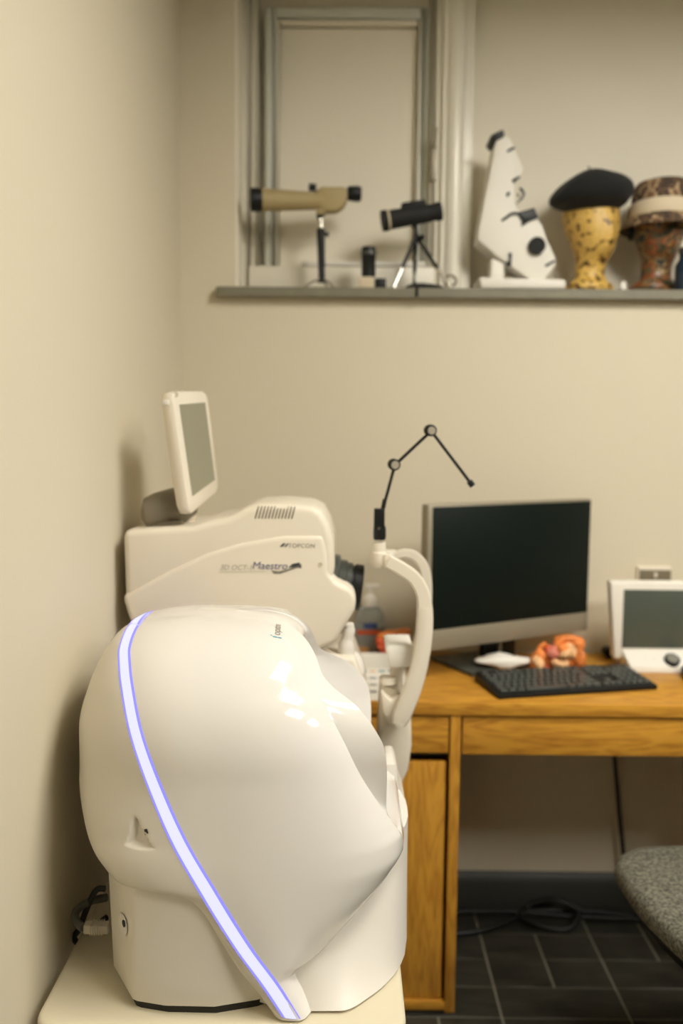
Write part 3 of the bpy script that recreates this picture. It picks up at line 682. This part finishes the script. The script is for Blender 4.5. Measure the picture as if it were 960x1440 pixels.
def key(u, row, wd):
    x = .01+u*ku; y = .132-row*.0222; z = .0125+y/kd*.012; wk = wd*ku-.002
    kk = round(wd, 2)
    if kk not in kc:
        t = .0016
        mb = MB().loft([[(p[0], p[1], 0) for p in rrect(-wk/2, wk/2, -.009, .009, .0015, 2)], [(p[0], p[1], .005) for p in rrect(-wk/2+t, wk/2-t, -.009+t, .009-t, .0015, 2)]])
        o = mb.build('key', 'lens_grey', kb, world=False); o.location = (x+wk/2, y, z); kc[kk] = o
    else:
        o = kc[kk].copy(); COL.objects.link(o); o.parent = kb; o.location = (x+wk/2, y, z)
for ri, r in enumerate(rowsk):
    u = 0
    for k, wd in enumerate(r):
        if wd in (0, .5) and ri == 0: u += wd if wd else 1; continue
        key(u, ri, wd); u += wd
    for u2 in (15.3, 16.3, 17.3):
        if ri in (0, 1, 2) or (ri == 5) or (ri == 4 and u2 == 16.3): key(u2, ri, 1)
    if ri > 0:
        for u2 in (18.5, 19.5, 20.5, 21.5): key(u2, ri, 1)
# ---- white crumpled cloth and the orange bundle behind the keyboard
def blob(name, m, c, r, parent=None, seed=0, amp=.25, seg=(14, 10), label=None):
    rr = random.Random(seed); ph = [(rr.uniform(0, 6), rr.uniform(0, 6), rr.randint(1, 3), rr.randint(1, 3)) for _ in range(3)]
    rings = []
    for i in range(seg[1]+1):
        th = math.pi*(i+.02)/(seg[1]+.04); ring = []
        for k in range(seg[0]):
            fi = 2*math.pi*k/seg[0]; s = 1+amp*sum(math.sin(a*fi+p)*math.sin(b*th+q) for p, q, a, b in ph)/1.5
            ring.append((c[0]+r[0]*s*math.sin(th)*math.cos(fi), c[1]+r[1]*s*math.sin(th)*math.sin(fi), max(c[2]-r[2], c[2]-r[2]*s*math.cos(th))))
        rings.append(ring)
    return MB().loft(rings).build(name, m, parent, ang=70, label=label)
pc = at(708, 934, Z=DZ+.02)
tag(blob('paper_towel', 'paper', (pc.x, 2.115, DZ+.0275), (.068, .036, .015), seed=3, amp=.3), 'crumpled white paper towel lying between keyboard and computer', 'paper')
ob = thing('cloth_bundle', 'crumpled bundle of orange and peach strips behind black keyboard', 'toy', (at(780, 935, Z=DZ+.02).x, 2.10, DZ))
YO = 2.10
def oblob(px, py, rx, rz, m, seed, name='fold', y=YO, amp=.22):
    c = at(px, py, Y=y); return blob(name, m, c, (rx/FPX*2.1, .02, rz/FPX*2.1), ob, seed, amp)
oblob(799, 914, 16, 12, 'peach', 12, y=YO-.004); oblob(814, 928, 9, 18, 'orange', 14, y=YO-.012); oblob(808, 905, 14, 9, 'orange', 15, y=YO-.004); oblob(760, 928, 16, 15, 'orange', 1); oblob(757, 932, 9, 10, 'peach', 2, y=YO-.015); oblob(774, 920, 11, 12, 'red_orange', 4); oblob(778, 917, 9, 9, 'pink', 5, y=YO-.014)
oblob(786, 932, 14, 9, 'peach', 6, y=YO-.014); oblob(800, 928, 14, 12, 'orange', 7); oblob(768, 938, 22, 7, 'red_orange', 8)
def strap(pix, r, m, y=YO): MB().tube(smooth([at(px, py, Y=y) for px, py in pix], 5), r, 10).build('strip', m, ob, ang=80)
strap([(754, 922), (760, 910), (768, 905)], .007, 'orange'); strap([(780, 916), (786, 902), (796, 898), (812, 901), (817, 908)], .011, 'orange', YO-.004)
oblob(796, 917, 12, 8, 'peach', 21, y=YO-.016, amp=.4); oblob(788, 908, 9, 10, 'orange', 22, y=YO-.008, amp=.4); strap([(816, 906), (812, 918), (813, 932), (820, 945)], .012, 'orange', YO-.014)
oblob(806, 918, 8, 10, 'peach', 23, y=YO-.012, amp=.4)
# ---- white framed desktop screen with dial
wy = 2.16
dv = thing('desktop_viewer', 'white framed desktop screen with black dial on oak desk', 'screen', (at(915, 935, Y=wy).x, wy, DZ))
A_, B_ = at(858, 818, Y=wy), at(862, 927, Y=wy)
XR = A_.x+.34
MB().prism([(A_.x, A_.z), (B_.x+.002, B_.z), (XR, B_.z), (XR, A_.z)], wy, wy+.035).build('frame', 'white_card', dv, bevel=.006, seg=3)
s0, s1 = at(877, 829, Y=wy), at(879, 911, Y=wy)
MB().box(s0.x, XR-.03, wy-.0012, wy+.004, s1.z, s0.z).build('screen', 'screen_grey', dv, bevel=.001)
c0_, c1_ = at(876, 915, Y=wy-.01), at(884, 941, Y=wy-.04)
cn = MB().add([(c0_.x, wy-.001, c0_.z), (XR, wy-.001, c0_.z), (XR, wy-.045, DZ+.018), (c1_.x, wy-.045, DZ+.018), (c0_.x+.004, wy+.05, DZ), (XR, wy+.05, DZ), (XR, wy-.05, DZ), (c1_.x+.003, wy-.05, DZ), (c0_.x, wy+.05, c0_.z), (XR, wy+.05, c0_.z)],
              [(0, 1, 2, 3), (3, 2, 6, 7), (4, 5, 6, 7), (0, 3, 7, 4, 8), (1, 2, 6, 5, 9), (0, 1, 9, 8), (8, 9, 5, 4)]).build('control_panel', 'white_card', dv, bevel=.003)
for px in (907, 919, 890):
    p = at(px, 929, Y=wy-.026); MB().lathe([(0, 0), (.006, 0), (.005, .003), (0, .003)], 14, p, (0, -.7, .6)).build('button', 'beige_card' if px != 890 else 'plug_grey', dv)
p = at(944, 930, Y=wy-.03)
kn = MB().lathe([(0, 0), (.0195, 0), (.0195, .010), (.016, .013), (0, .013)], 28, p, (0, -.55, .8)).build('dial', 'black_plastic', dv)
MB().lathe([(0, .0131), (.015, .0131), (.014, .0136), (0, .0136)], 24, p, (0, -.55, .8)).build('dial_face', 'grey_mark', kn)
# ---- mouse at the frame edge, plug box near wall
p = at(972, 955, Z=DZ)
ms = blob('computer_mouse', 'black_plastic', (p.x+.012, p.y, DZ+.016), (.032, .055, .018), seed=2, amp=.02, seg=(20, 12)); tag(ms, 'black computer mouse in front of white framed screen', 'mouse')
p = at(856, 913, Y=2.25)
ad = thing('power_adapter', 'small black plug adapter lying on desk behind white framed screen', 'adapter', (p.x, 2.25, DZ))
MB().lathe([(0, 0), (.014, 0), (.014, .03), (.01, .034), (0, .034)], 16, (p.x, 2.245, DZ+.015), (0, 1, 0)).build('plug', 'black_plastic', ad)
MB().tube(smooth([(p.x, 2.243, DZ+.015), (p.x-.004, 2.235, DZ+.03), (p.x+.02, 2.25, DZ+.02), (p.x+.05, 2.26, DZ+.006)], 6), .004).build('lead', 'cable_black', ad)
# ---- hand sanitizer, orange packet, card of colour samples
sp = at(519, 925, Z=DZ); SY = 2.262; sp = at(519, 900, Y=SY)
sb = thing('sanitizer_bottle', 'clear pump bottle of hand gel with red and blue label', 'bottle', (sp.x, SY, DZ))
s = sp.x; zt_ = at(519, 852, Y=SY).z
MB().loft([[(x, y, z) for x, y in rrect(s-a, s+a, SY-b, SY+b, min(a, b)*.6)] for a, b, z in ((.038, .024, DZ), (.041, .027, DZ+.01), (.041, .027, zt_-.03), (.031, .022, zt_-.008), (.015, .014, zt_))]).build('body', 'clear_plastic', sb, ang=50)
MB().loft([[(x, y, z) for x, y in rrect(s-a, s+a, SY-b, SY+b, min(a, b)*.6)] for a, b, z in ((.032, .021, DZ+.004), (.036, .024, DZ+.012), (.036, .024, DZ+.085))]).build('gel', 'gel', sb, ang=50)
lz = at(519, 886, Y=SY).z
MB().box(s-.034, s+.034, SY-.0285, SY-.0275, lz-.006, lz+.006).build('label_band', 'label_red', sb)
MB().box(s-.016, s+.020, SY-.0285, SY-.0275, lz+.010, lz+.026).build('label_print', 'label_blue', sb)
MB().box(s-.034, s+.0, SY-.0285, SY-.0275, DZ+.012, DZ+.03).build('label_foot', 'label_tan', sb)
MB().lathe([(0, 0), (.019, 0), (.019, .018), (.015, .026), (.007, .034), (.006, .052), (0, .052)], 20, (s, SY, zt_)).build('pump_collar', 'white_card', sb, ang=35)
MB().add([(s-.012, SY-.009, zt_+.05), (s+.012, SY-.009, zt_+.05), (s+.012, SY+.009, zt_+.05), (s-.012, SY+.009, zt_+.05), (s-.012, SY-.009, zt_+.06), (s+.028, SY-.005, zt_+.06), (s+.028, SY+.005, zt_+.06), (s-.012, SY+.009, zt_+.06), (s+.028, SY-.005, zt_+.052), (s+.028, SY+.005, zt_+.052)],
         [(0, 1, 8, 5, 4), (3, 7, 6, 9, 2), (4, 5, 6, 7), (0, 4, 7, 3), (5, 8, 9, 6), (0, 3, 2, 9, 8, 1)]).build('nozzle', 'white_card', sb, bevel=.002)
pk = thing('sweet_packet', 'crumpled orange and black packet beside clear pump bottle', 'packet', (at(558, 900, Y=2.165).x, 2.165, DZ))
PY = 2.165
def pblob(px, py, rx, rz, m, seed, y=PY): blob('crumple', m, at(px, py, Y=y), (rx/FPX*PY, .022, rz/FPX*PY), pk, seed, .2)
a = at(556, 910, Y=PY); MB().prism(side([(528, 925), (530, 900), (575, 892), (580, 925)], PY), PY, PY+.045).build('bag', 'print_dark', pk, bevel=.006)
pblob(552, 894, 22, 7, 'orange', 3, PY-.005); pblob(566, 890, 12, 6, 'orange', 5, PY-.008); pblob(541, 911, 13, 6, 'red_orange', 8, PY-.01); pblob(535, 900, 8, 8, 'red_orange', 9)
sm = thing('sample_card', 'white card printed with rows of green and grey marks on desk', 'card', (at(530, 955, Z=DZ).x, 1.98, DZ))
q = [at(px, py, Z=DZ+.002) for px, py in ((500, 938), (572, 938), (566, 984), (488, 984))]
MB().slab([(p.x, p.y) for p in q], DZ, DZ+.002).build('sheet', 'paper', sm)
for r_ in range(4):
    for c_ in range(4):
        px, py = 511+c_*13+r_*.4, 944+r_*9.5; p = at(px, py, Z=DZ+.0022)
        MB().box(p.x-.009, p.x+.008, p.y-.006, p.y+.006, DZ+.002, DZ+.0026).build('mark', ('green_mark' if (r_ == 0 and c_ != 1) else 'label_tan' if (r_, c_) in ((0, 1), (3, 2)) else 'grey_mark'), sm)
p = at(527, 930, Y=2.06)
tag(MB().box(at(500, 930, Y=2.115).x, at(550, 930, Y=2.115).x, 2.115, 2.142, DZ, at(527, 921, Y=2.115).z).build('white_box', 'white_card', bevel=.003), 'long low white box lying behind the printed sample card', 'box')
# ---- under the desk: cables
tag(MB().tube(smooth([at(862, 1040, Y=2.27), at(866, 1090, Y=2.27), at(871, 1150, Y=2.28), at(877, 1210, Y=2.285), at(882, 1260, Y=2.285)], 5), .006).build('hanging_cable', 'cable_black'), 'black cable hanging down the wall under the desk', 'cable')
g = [at(px, py, Z=.008) for px, py in ((640, 1313), (675, 1309), (710, 1297), (735, 1285))]
lp = [Vector((p.x, min(p.y, 2.28), .008)) for p in g]+[Vector((.54, 2.275, .03)), Vector((.60, 2.26, .05)), Vector((.66, 2.24, .03)), Vector((.62, 2.19, .008)), Vector((.55, 2.20, .008)), Vector((.50, 2.25, .012)), Vector((.62, 2.275, .012)), Vector((.8, 2.26, .008)), Vector((.92, 2.2, .008))]
tag(MB().tube(smooth(lp, 6), .008).build('floor_cable', 'cable_black'), 'thick black cable coiled on dark tiles by the skirting', 'cable')
tag(MB().tube(smooth([Vector((.28, 2.262, .009)), Vector((.45, 2.268, .009)), Vector((.7, 2.245, .009)), Vector((.93, 2.235, .009))], 6), .007).build('power_lead', 'cable_black'), 'straight black lead running along skirting under desk', 'cable')

# ================================================================ OFFICE CHAIR
CZ = .49
oc_pts = smooth([(x, y, 0) for x, y in ((.555, 1.60), (.56, 1.655), (.60, 1.708), (.68, 1.728), (.85, 1.73), (1.0, 1.70), (1.05, 1.60), (1.05, 1.42), (1.02, 1.29), (.93, 1.235), (.76, 1.22), (.65, 1.26), (.59, 1.38), (.562, 1.50))], 5, True)
cc = Vector((.8, 1.48, 0))
ch = thing('office_chair', 'grey flecked fabric office chair drawn up to oak desk', 'chair', (.8, 1.48, 0))
sca = lambda k, z: [(cc.x+(p.x-cc.x)*k, cc.y+(p.y-cc.y)*k, z) for p in oc_pts]
MB().loft([sca(.93, CZ-.052), sca(.98, CZ-.044), sca(1.0, CZ-.026), sca(.99, CZ-.012), sca(.955, CZ-.003), sca(.88, CZ+.001), sca(.5, CZ+.003), sca(.1, CZ)]).build('seat', 'fabric_grey', ch, ang=60)
MB().loft([sca(.6, CZ-.085), sca(.9, CZ-.075), sca(.945, CZ-.05)]).build('seat_shell', 'black_plastic', ch)
MB().lathe([(0, .09), (.03, .09), (.03, .25), (.02, .25), (.02, CZ-.085), (0, CZ-.085)], 18, (.8, 1.48, 0)).build('gas_column', 'black_plastic', ch, ang=35)
for k in range(5):
    t = math.radians(72*k+20); v = Vector((math.cos(t), math.sin(t), 0)); c = Vector((.8, 1.48, 0))
    lg = MB().tube([c+v*.02+Vector((0, 0, .105)), c+v*.16+Vector((0, 0, .095)), c+v*.28+Vector((0, 0, .07))], [.024, .02, .015], 10).build('leg', 'black_plastic', ch)
    p = c+v*.28; MB().lathe([(0, -.02), (.027, -.02), (.029, 0), (.027, .02), (0, .02)], 18, p+Vector((0, 0, .029)), (-v.y, v.x, 0)).build('castor', 'black_plastic', lg)
MB().tube(smooth([(1.0, 1.48, CZ-.07), (1.09, 1.48, CZ-.06), (1.13, 1.48, CZ+.05), (1.13, 1.48, CZ+.3)], 6), .016).build('back_bar', 'black_plastic', ch)
MB().loft([[(x, y, z) for x, y in rrect(1.095-b, 1.135-b, 1.48-a, 1.48+a, .018)] for a, b, z in ((.12, 0, CZ+.16), (.19, .005, CZ+.2), (.21, .008, CZ+.33), (.19, .0, CZ+.46), (.13, -.006, CZ+.5))]).build('backrest', 'fabric_grey', ch, bevel=.008)

# ================================================================ THINGS ON THE SILL
YS = 2.33
def s_(px, py, Y=YS): return at(px, py, Y=Y)
# spotting scope
ss = thing('spotting_scope', 'tan spotting scope on black desk stand at left end of sill', 'telescope', (s_(452, 400).x, YS, SZ))
a, b = s_(352, 281, 2.315), s_(456, 283, 2.35); ax = (b-a).normalized(); L = (b-a).length
R_ = lambda px: px/FPX*2.33
MB().lathe([(0, .004), (R_(13), .004), (R_(15.5), .001), (R_(15.5), .022), (R_(14.5), .03), (0, .03)], 24, a, ax).build('objective_hood', 'black_plastic', ss, ang=35)
MB().lathe([(0, .028), (R_(15), .03), (R_(14.5), .06), (R_(13), L*.6), (R_(11), L*.97), (R_(12), L), (0, L)], 28, a, ax).build('tube', 'tan_rubber', ss, ang=35)
pb = side([(446, 266), (452, 261), (487, 262), (489, 278), (483, 289), (474, 296), (456, 297), (447, 288)], 2.33)
MB().prism(pb, 2.33, 2.375).build('prism_housing', 'tan_rubber', ss, bevel=.008, seg=3)
MB().lathe([(0, 0), (R_(12), 0), (R_(13), .004), (R_(13), .012), (0, .012)], 22, s_(447, 281, 2.35)-ax*.006, ax).build('collar_ring', 'tan_rubber', ss)
MB().lathe([(0, 0), (R_(9), 0), (R_(10), .012), (R_(10.5), .03), (R_(9), .038), (0, .038)], 20, s_(488, 272, 2.352), (1, .1, -.02)).build('eyepiece', 'black_plastic', ss, ang=35)
MB().lathe([(0, 0), (R_(5), 0), (R_(5), .02), (0, .02)], 14, s_(434, 263, 2.345), (1, .1, -.06)).build('focus_knob', 'black_plastic', ss)
MB().obox(s_(451, 299, 2.35), (.026, .03, .014)).build('mount_foot', 'tan_rubber', ss, bevel=.003)
MB().obox(s_(450, 305, 2.35), (.018, .02, .008)).build('mount_plate', 'black_plastic', ss, bevel=.002)
MB().tube([s_(451, 306, 2.35), s_(451, 324, 2.35)], .0065, 14).build('stem', 'chrome', ss)
MB().tube([s_(451, 322, 2.35), s_(451, 332, 2.35), s_(452, 370, 2.35), s_(452.5, 392, 2.35), s_(452.5, 397, 2.35)], [.012, .011, .010, .009, .013], 16).build('pillar', 'black_plastic', ss)
MB().lathe([(0, 0), (.006, 0), (.006, .01), (0, .01)], 12, s_(457, 330, 2.345), (1, 0, .1)).build('pillar_knob', 'black_plastic', ss)
for dx, dy in ((-.055, -.02), (.035, -.035), (.02, .06)):
    c = s_(452.5, 395, 2.35); MB().tube(smooth([c, c+Vector((dx*.35, dy*.35, -.001)), Vector((c.x+dx, 2.35+dy, SZ+.003))], 5), .0032, 8).build('leg', 'silver', ss)
# eyepiece on two little boxes
x = s_(522, 370, 2.32).x
def sbox(name, p0, p1, y0, dep, m, label): return tag(MB().box(s_(p0, 390, y0).x, s_(p1, 390, y0).x, y0, y0+dep, SZ, s_(520, 389 if m != 'black_plastic' else 391, y0).z).build(name, m, bevel=.002), label, 'box')
sbox('small_box', 504, 526, 2.31, .045, 'hat_band', 'small beige box under black eyepiece on window sill')
sbox('small_box', 527, 543, 2.31, .04, 'black_plastic', 'small black box beside beige box on window sill')
zb_ = s_(520, 388.5, 2.31).z+.0005
ep = thing('eyepiece', 'short black ribbed eyepiece standing on small beige box', 'eyepiece', (s_(516.5, 388, 2.325).x, 2.333, zb_))
c = Vector((s_(521, 388, 2.333).x-.006, 2.333, zb_)); ht = s_(521, 348, 2.333).z-zb_
MB().lathe([(0, 0), (.019, 0), (.019, ht*.68), (.020, ht*.7), (.020, ht*.9), (.018, ht), (.013, ht), (.012, ht*.96), (0, ht*.96)], 22, c).build('barrel', 'black_plastic', ep, ang=35)
MB().lathe([(0.0195, ht*.74), (.0212, ht*.74), (.0212, ht*.86), (.0195, ht*.86)], 22, c).build('grip_ring', 'lens_grey', ep, ang=35)
# monocular on tripod
mn = thing('monocular', 'black monocular on small tripod with silver feet', 'monocular', (s_(585, 400).x, 2.335, SZ))
a, b = s_(537, 311, 2.33), s_(620, 297, 2.34); ax = (b-a).normalized(); L = (b-a).length
MB().lathe([(0, .003), (R_(11), .003), (R_(14), 0), (R_(14), .02), (R_(13), .022), (R_(12), L*.8), (R_(11), L*.88), (R_(12.5), L*.92), (R_(12), L), (R_(8), L), (0, L-.004)], 26, a, ax).build('barrel', 'black_soft', mn, ang=35)
MB().lathe([(R_(13.8), .0), (R_(14.4), .001), (R_(14.4), .005), (R_(13.8), .006)], 26, a+ax*.014, ax).build('ring', 'hat_band', mn)
MB().obox(s_(581, 290, 2.335), (.066, .03, .022), Matrix.Rotation(math.radians(-8), 3, 'Y') @ Matrix.Identity(3)).build('ridge', 'black_soft', mn, bevel=.005)
hd = s_(585, 332, 2.338)
MB().tube([s_(583, 314, 2.338), s_(585, 324, 2.338), hd], [.010, .005, .008], 12).build('pan_head', 'black_plastic', mn)
MB().lathe([(0, 0), (.008, 0), (.008, .012), (0, .012)], 12, s_(590, 335, 2.33), (.8, -.5, .1)).build('head_knob', 'black_plastic', mn)
for fx, fy in ((553, 2.305), (634, 2.305), (581, 2.40)):
    e = Vector((at(fx, 402, Y=fy).x, fy, SZ+.002)); mi_ = hd.lerp(e, .62)
    lg = MB().tube([hd, mi_], .0052, 10).build('leg', 'black_plastic', mn); MB().tube([mi_, e], .0046, 10).build('leg_end', 'chrome', lg)
# pouch with strap
pu = thing('lens_pouch', 'flat black fabric pouch lying under the small tripod', 'pouch', (s_(597, 398).x, 2.36, SZ))
blob('pouch_body', 'felt_black', (s_(597, 395, 2.385).x, 2.385, SZ+.014), (.062, .03, .016), pu, 4, .1)
MB().tube(smooth([(s_(583, 395).x, 2.335, SZ+.022), (s_(584, 400).x, 2.31, SZ+.006), (s_(584, 404).x, 2.284, SZ+.004), (s_(584, 408).x, 2.278, SZ-.012), (s_(584, 418).x, 2.278, SZ-.0245)], 5), .0035, 8).build('strap', 'felt_black', pu)
rg = MB(); c = s_(633, 396, 2.33); rg.tube([c+Vector((.016*math.cos(t*.35), .004*math.sin(t), .014*math.sin(t*.35)+.002)) for t in range(19)], .004, 8)
tag(rg.build('key_ring', 'silver'), 'little metal ring by tripod foot on window sill', 'ring')
# white panel microscope
YM = 2.345
mc = thing('microscope_model', 'white flat-panel microscope model with black fittings on sill', 'microscope', (s_(715, 400, YM).x, YM+.04, SZ))
cr3 = lambda pts: side([(650+x/5.54, 160+y/5.54) for x, y in pts], YM)
body = cr3([(262, 212), (335, 172), (372, 188), (474, 430), (432, 500), (400, 560), (405, 700), (440, 760), (560, 800), (610, 850), (660, 980), (735, 1150), (715, 1195), (610, 1312), (560, 1312), (270, 1108), (122, 980), (128, 900)])
MB().prism(body, YM, YM+.012).build('front_panel', 'white_card', mc, bevel=.002)
core = cr3([(235, 235), (300, 205), (420, 470), (420, 780), (600, 900), (690, 1150), (570, 1280), (270, 1100), (120, 985), (90, 960)])
MB().prism(cr3([(262, 216), (335, 176), (372, 192), (470, 430), (400, 560), (405, 700), (440, 764), (600, 850), (725, 1160), (605, 1308), (562, 1308), (272, 1106), (126, 980), (132, 900)]), YM+.012, YM+.10).build('side_walls', 'white_satin', mc, bevel=.002)
def mpart(pts, m, name, y0=-.004, y1=0.0): MB().prism(cr3(pts), YM+y0, YM+y1).build(name, m, mc, bevel=.001)
mpart([(222, 168), (315, 122), (328, 165), (258, 210)], 'black_plastic', 'top_cap', -.002, .09)
mpart([(345, 288), (400, 258), (410, 272), (352, 302)], 'black_plastic', 'slot')
mpart([(385, 515), (440, 485), (450, 500), (415, 525), (405, 540), (395, 535)], 'black_plastic', 'slot')
mpart([(340, 620), (365, 608), (372, 625), (348, 650)], 'black_plastic', 'slot')
mpart([(440, 575), (465, 580), (488, 625), (470, 665), (440, 690), (412, 712), (440, 670), (450, 660), (470, 625), (448, 600)], 'black_plastic', 'turret')
mpart([(428, 620), (440, 625), (440, 655), (424, 640)], 'black_plastic', 'slot')
mpart([(300, 828), (370, 775), (405, 765), (430, 772), (555, 735), (592, 812), (520, 840), (455, 882), (465, 840), (430, 785), (385, 790), (310, 840)], 'black_plastic', 'stage_block', -.006, .0)
mpart([(355, 1085), (385, 1085), (378, 1190), (345, 1190), (340, 1150), (358, 1150)], 'black_plastic', 'clip')
mpart([(640, 1180), (720, 1138), (732, 1148), (650, 1192)], 'black_plastic', 'slot')
p = s_(650+575/5.54, 160+1033/5.54, YM)
MB().lathe([(0, 0), (R_(11.5), 0), (R_(11.8), .012), (R_(11), .015), (0, .015)], 28, p, (0, -1, 0)).build('focus_wheel', 'black_soft', mc)
mpart([(235, 1120), (330, 1160), (330, 1290), (225, 1290)], 'white_card', 'pillar', .01, .08)
mpart([(120, 1290), (780, 1310), (780, 1372), (135, 1368)], 'white_card', 'foot_plate', -.03, .11)
MB().box(mc.location.x-.05, mc.location.x+.06, YM+.0, YM+.1, SZ, SZ+.02).build('foot_block', 'white_card', mc)
# ---- display heads
def head(name, label, cx, z0, sc_, m, yaw, parts=True):
    t = thing(name, label, 'mannequin head', (cx, 2.408, SZ), yaw)
    rings = []
    #           z    rx(side) ry(front-back) yoff
    P = [(0, .078, .060, 0), (.026, .077, .060, 0), (.034, .066, .054, 0), (.044, .046, .044, .002), (.062, .043, .042, .003), (.085, .043, .043, .002), (.103, .046, .053, -.008), (.118, .051, .064, -.011), (.14, .060, .073, -.010), (.175, .073, .082, -.004), (.20, .079, .087, .004), (.23, .078, .087, .008), (.26, .064, .074, .008), (.28, .040, .05, .006), (.288, .012, .016, .005)]
    for z, rx, ry, yo in P:
        ring = []
        for k in range(32):
            a = 2*math.pi*k/32; x = rx*math.cos(a); y = ry*math.sin(a)+yo
            fr = max(0, -math.sin(a))
            nose = .026*math.exp(-((z-.158)/.018)**2)*math.exp(-(x/.014)**2)*(fr > 0)
            lips = .007*math.exp(-((z-.122)/.009)**2)*math.exp(-(x/.022)**2)*(fr > 0)
            eye = -.010*math.exp(-((z-.183)/.014)**2)*(math.exp(-((x-.03)/.016)**2)+math.exp(-((x+.03)/.016)**2))*(fr > 0)
            ring.append((x*.97, (y-nose-lips-eye)*.95, z*sc_))
        rings.append(ring)
    MB().loft(rings).build('head', m, t, sub=1, ang=70, world=False)
    return t
h1s = 1.02
h1 = head('mannequin_head', 'yellow paper-collage mannequin head wearing a black beret', s_(834, 350, 2.385).x, 0, h1s, 'collage_yellow', math.radians(24))
h2 = head('mannequin_head', 'dark picture-collage mannequin head wearing a camouflage bucket hat', s_(928, 350, 2.385).x, 0, h1s, 'collage_dark', math.radians(10))
# beret
bc = s_(834, 275, 2.375)
be = thing('beret', 'black felt beret with stalk on yellow mannequin head', 'hat', (bc.x, 2.385, s_(834, 297, 2.36).z))
rings = []
for rad, z, dr in ((.066, -.036, 0), (.070, -.026, 0), (.095, -.022, .2), (.112, -.008, 1), (.113, .006, 1), (.098, .022, .9), (.070, .036, .5), (.035, .045, .2), (.006, .048, 0)):
    rings.append([(bc.x+rad*1.02*math.cos(a)-.004*dr, 2.385+rad*.95*math.sin(a), bc.z+.004+z*1.35-dr*.018*math.cos(a-math.pi)**3+.006*dr*math.sin(3*a+.5)) for a in [2*math.pi*k/36 for k in range(36)]])
MB().loft(rings).build('crown', 'felt_black', be, sub=1, ang=80)
MB().tube([(bc.x-.008, 2.385, bc.z+.066), (bc.x-.010, 2.384, bc.z+.074), (bc.x-.015, 2.383, bc.z+.080)], .002, 8).build('stalk', 'felt_black', be)
# bucket hat
hc = s_(930, 300, 2.375)
bh = thing('bucket_hat', 'brown camouflage bucket hat with pale band on dark mannequin head', 'hat', (hc.x, 2.385, s_(930, 312, 2.36).z))
za, zb2, zc, zd = s_(930, 311, 2.28).z, s_(930, 296, 2.29).z, s_(930, 275, 2.30).z, s_(930, 250, 2.34).z
el = lambda rx, ry, z: [(hc.x+rx*math.cos(2*math.pi*k/40), 2.385+ry*math.sin(2*math.pi*k/40), z) for k in range(40)]
MB().loft([el(.105, .105, za), el(.107, .107, za+.003), el(.082, .09, zb2+.004), el(.074, .083, zb2), el(.100, .10, za-.001)], False, False).build('brim', 'camo', bh, ang=50)
MB().loft([el(.082, .090, zb2), el(.084, .092, zb2+.004), el(.082, .09, zc-.003), el(.078, .086, zc)]).build('band', 'hat_band', bh, ang=50)
MB().loft([el(.080, .088, zc-.004), el(.078, .086, zc), el(.074, .082, zd-.016), el(.066, .074, zd-.004), el(.05, .055, zd), el(.005, .005, zd+.002)]).build('crown', 'camo', bh, ang=60)
blob('hat_strap', 'felt_black', (s_(884, 335, 2.40).x, 2.385, s_(874, 328, 2.40).z), (.010, .01, .024), bh, 5, .15)
# small things at the right of the sill
jar = thing('glass_jar', 'dark blue glass jar at sill edge beside collage head', 'jar', (s_(956, 395, 2.32).x+.012, 2.315, SZ))
MB().lathe([(0, 0), (.026, 0), (.028, .006), (.028, .07), (.018, .085), (.018, .1), (0, .1)], 22, (s_(956, 395, 2.32).x+.012, 2.315, SZ)).build('body', 'dark_blue', jar, ang=40)
MB().lathe([(0, .1), (.02, .1), (.02, .115), (0, .115)], 22, (s_(956, 395, 2.32).x+.012, 2.315, SZ)).build('lid', 'print_dark', jar, ang=40)
p = s_(876, 402, 2.30)
tag(MB().lathe([(0, 0), (.008, 0), (.009, .004), (.007, .02), (.004, .024), (0, .024)], 16, (p.x, 2.302, SZ)).build('small_bottle', 'paper', ang=40), 'tiny white bottle on sill beside yellow mannequin head', 'bottle')
p = s_(950, 402, 2.30)
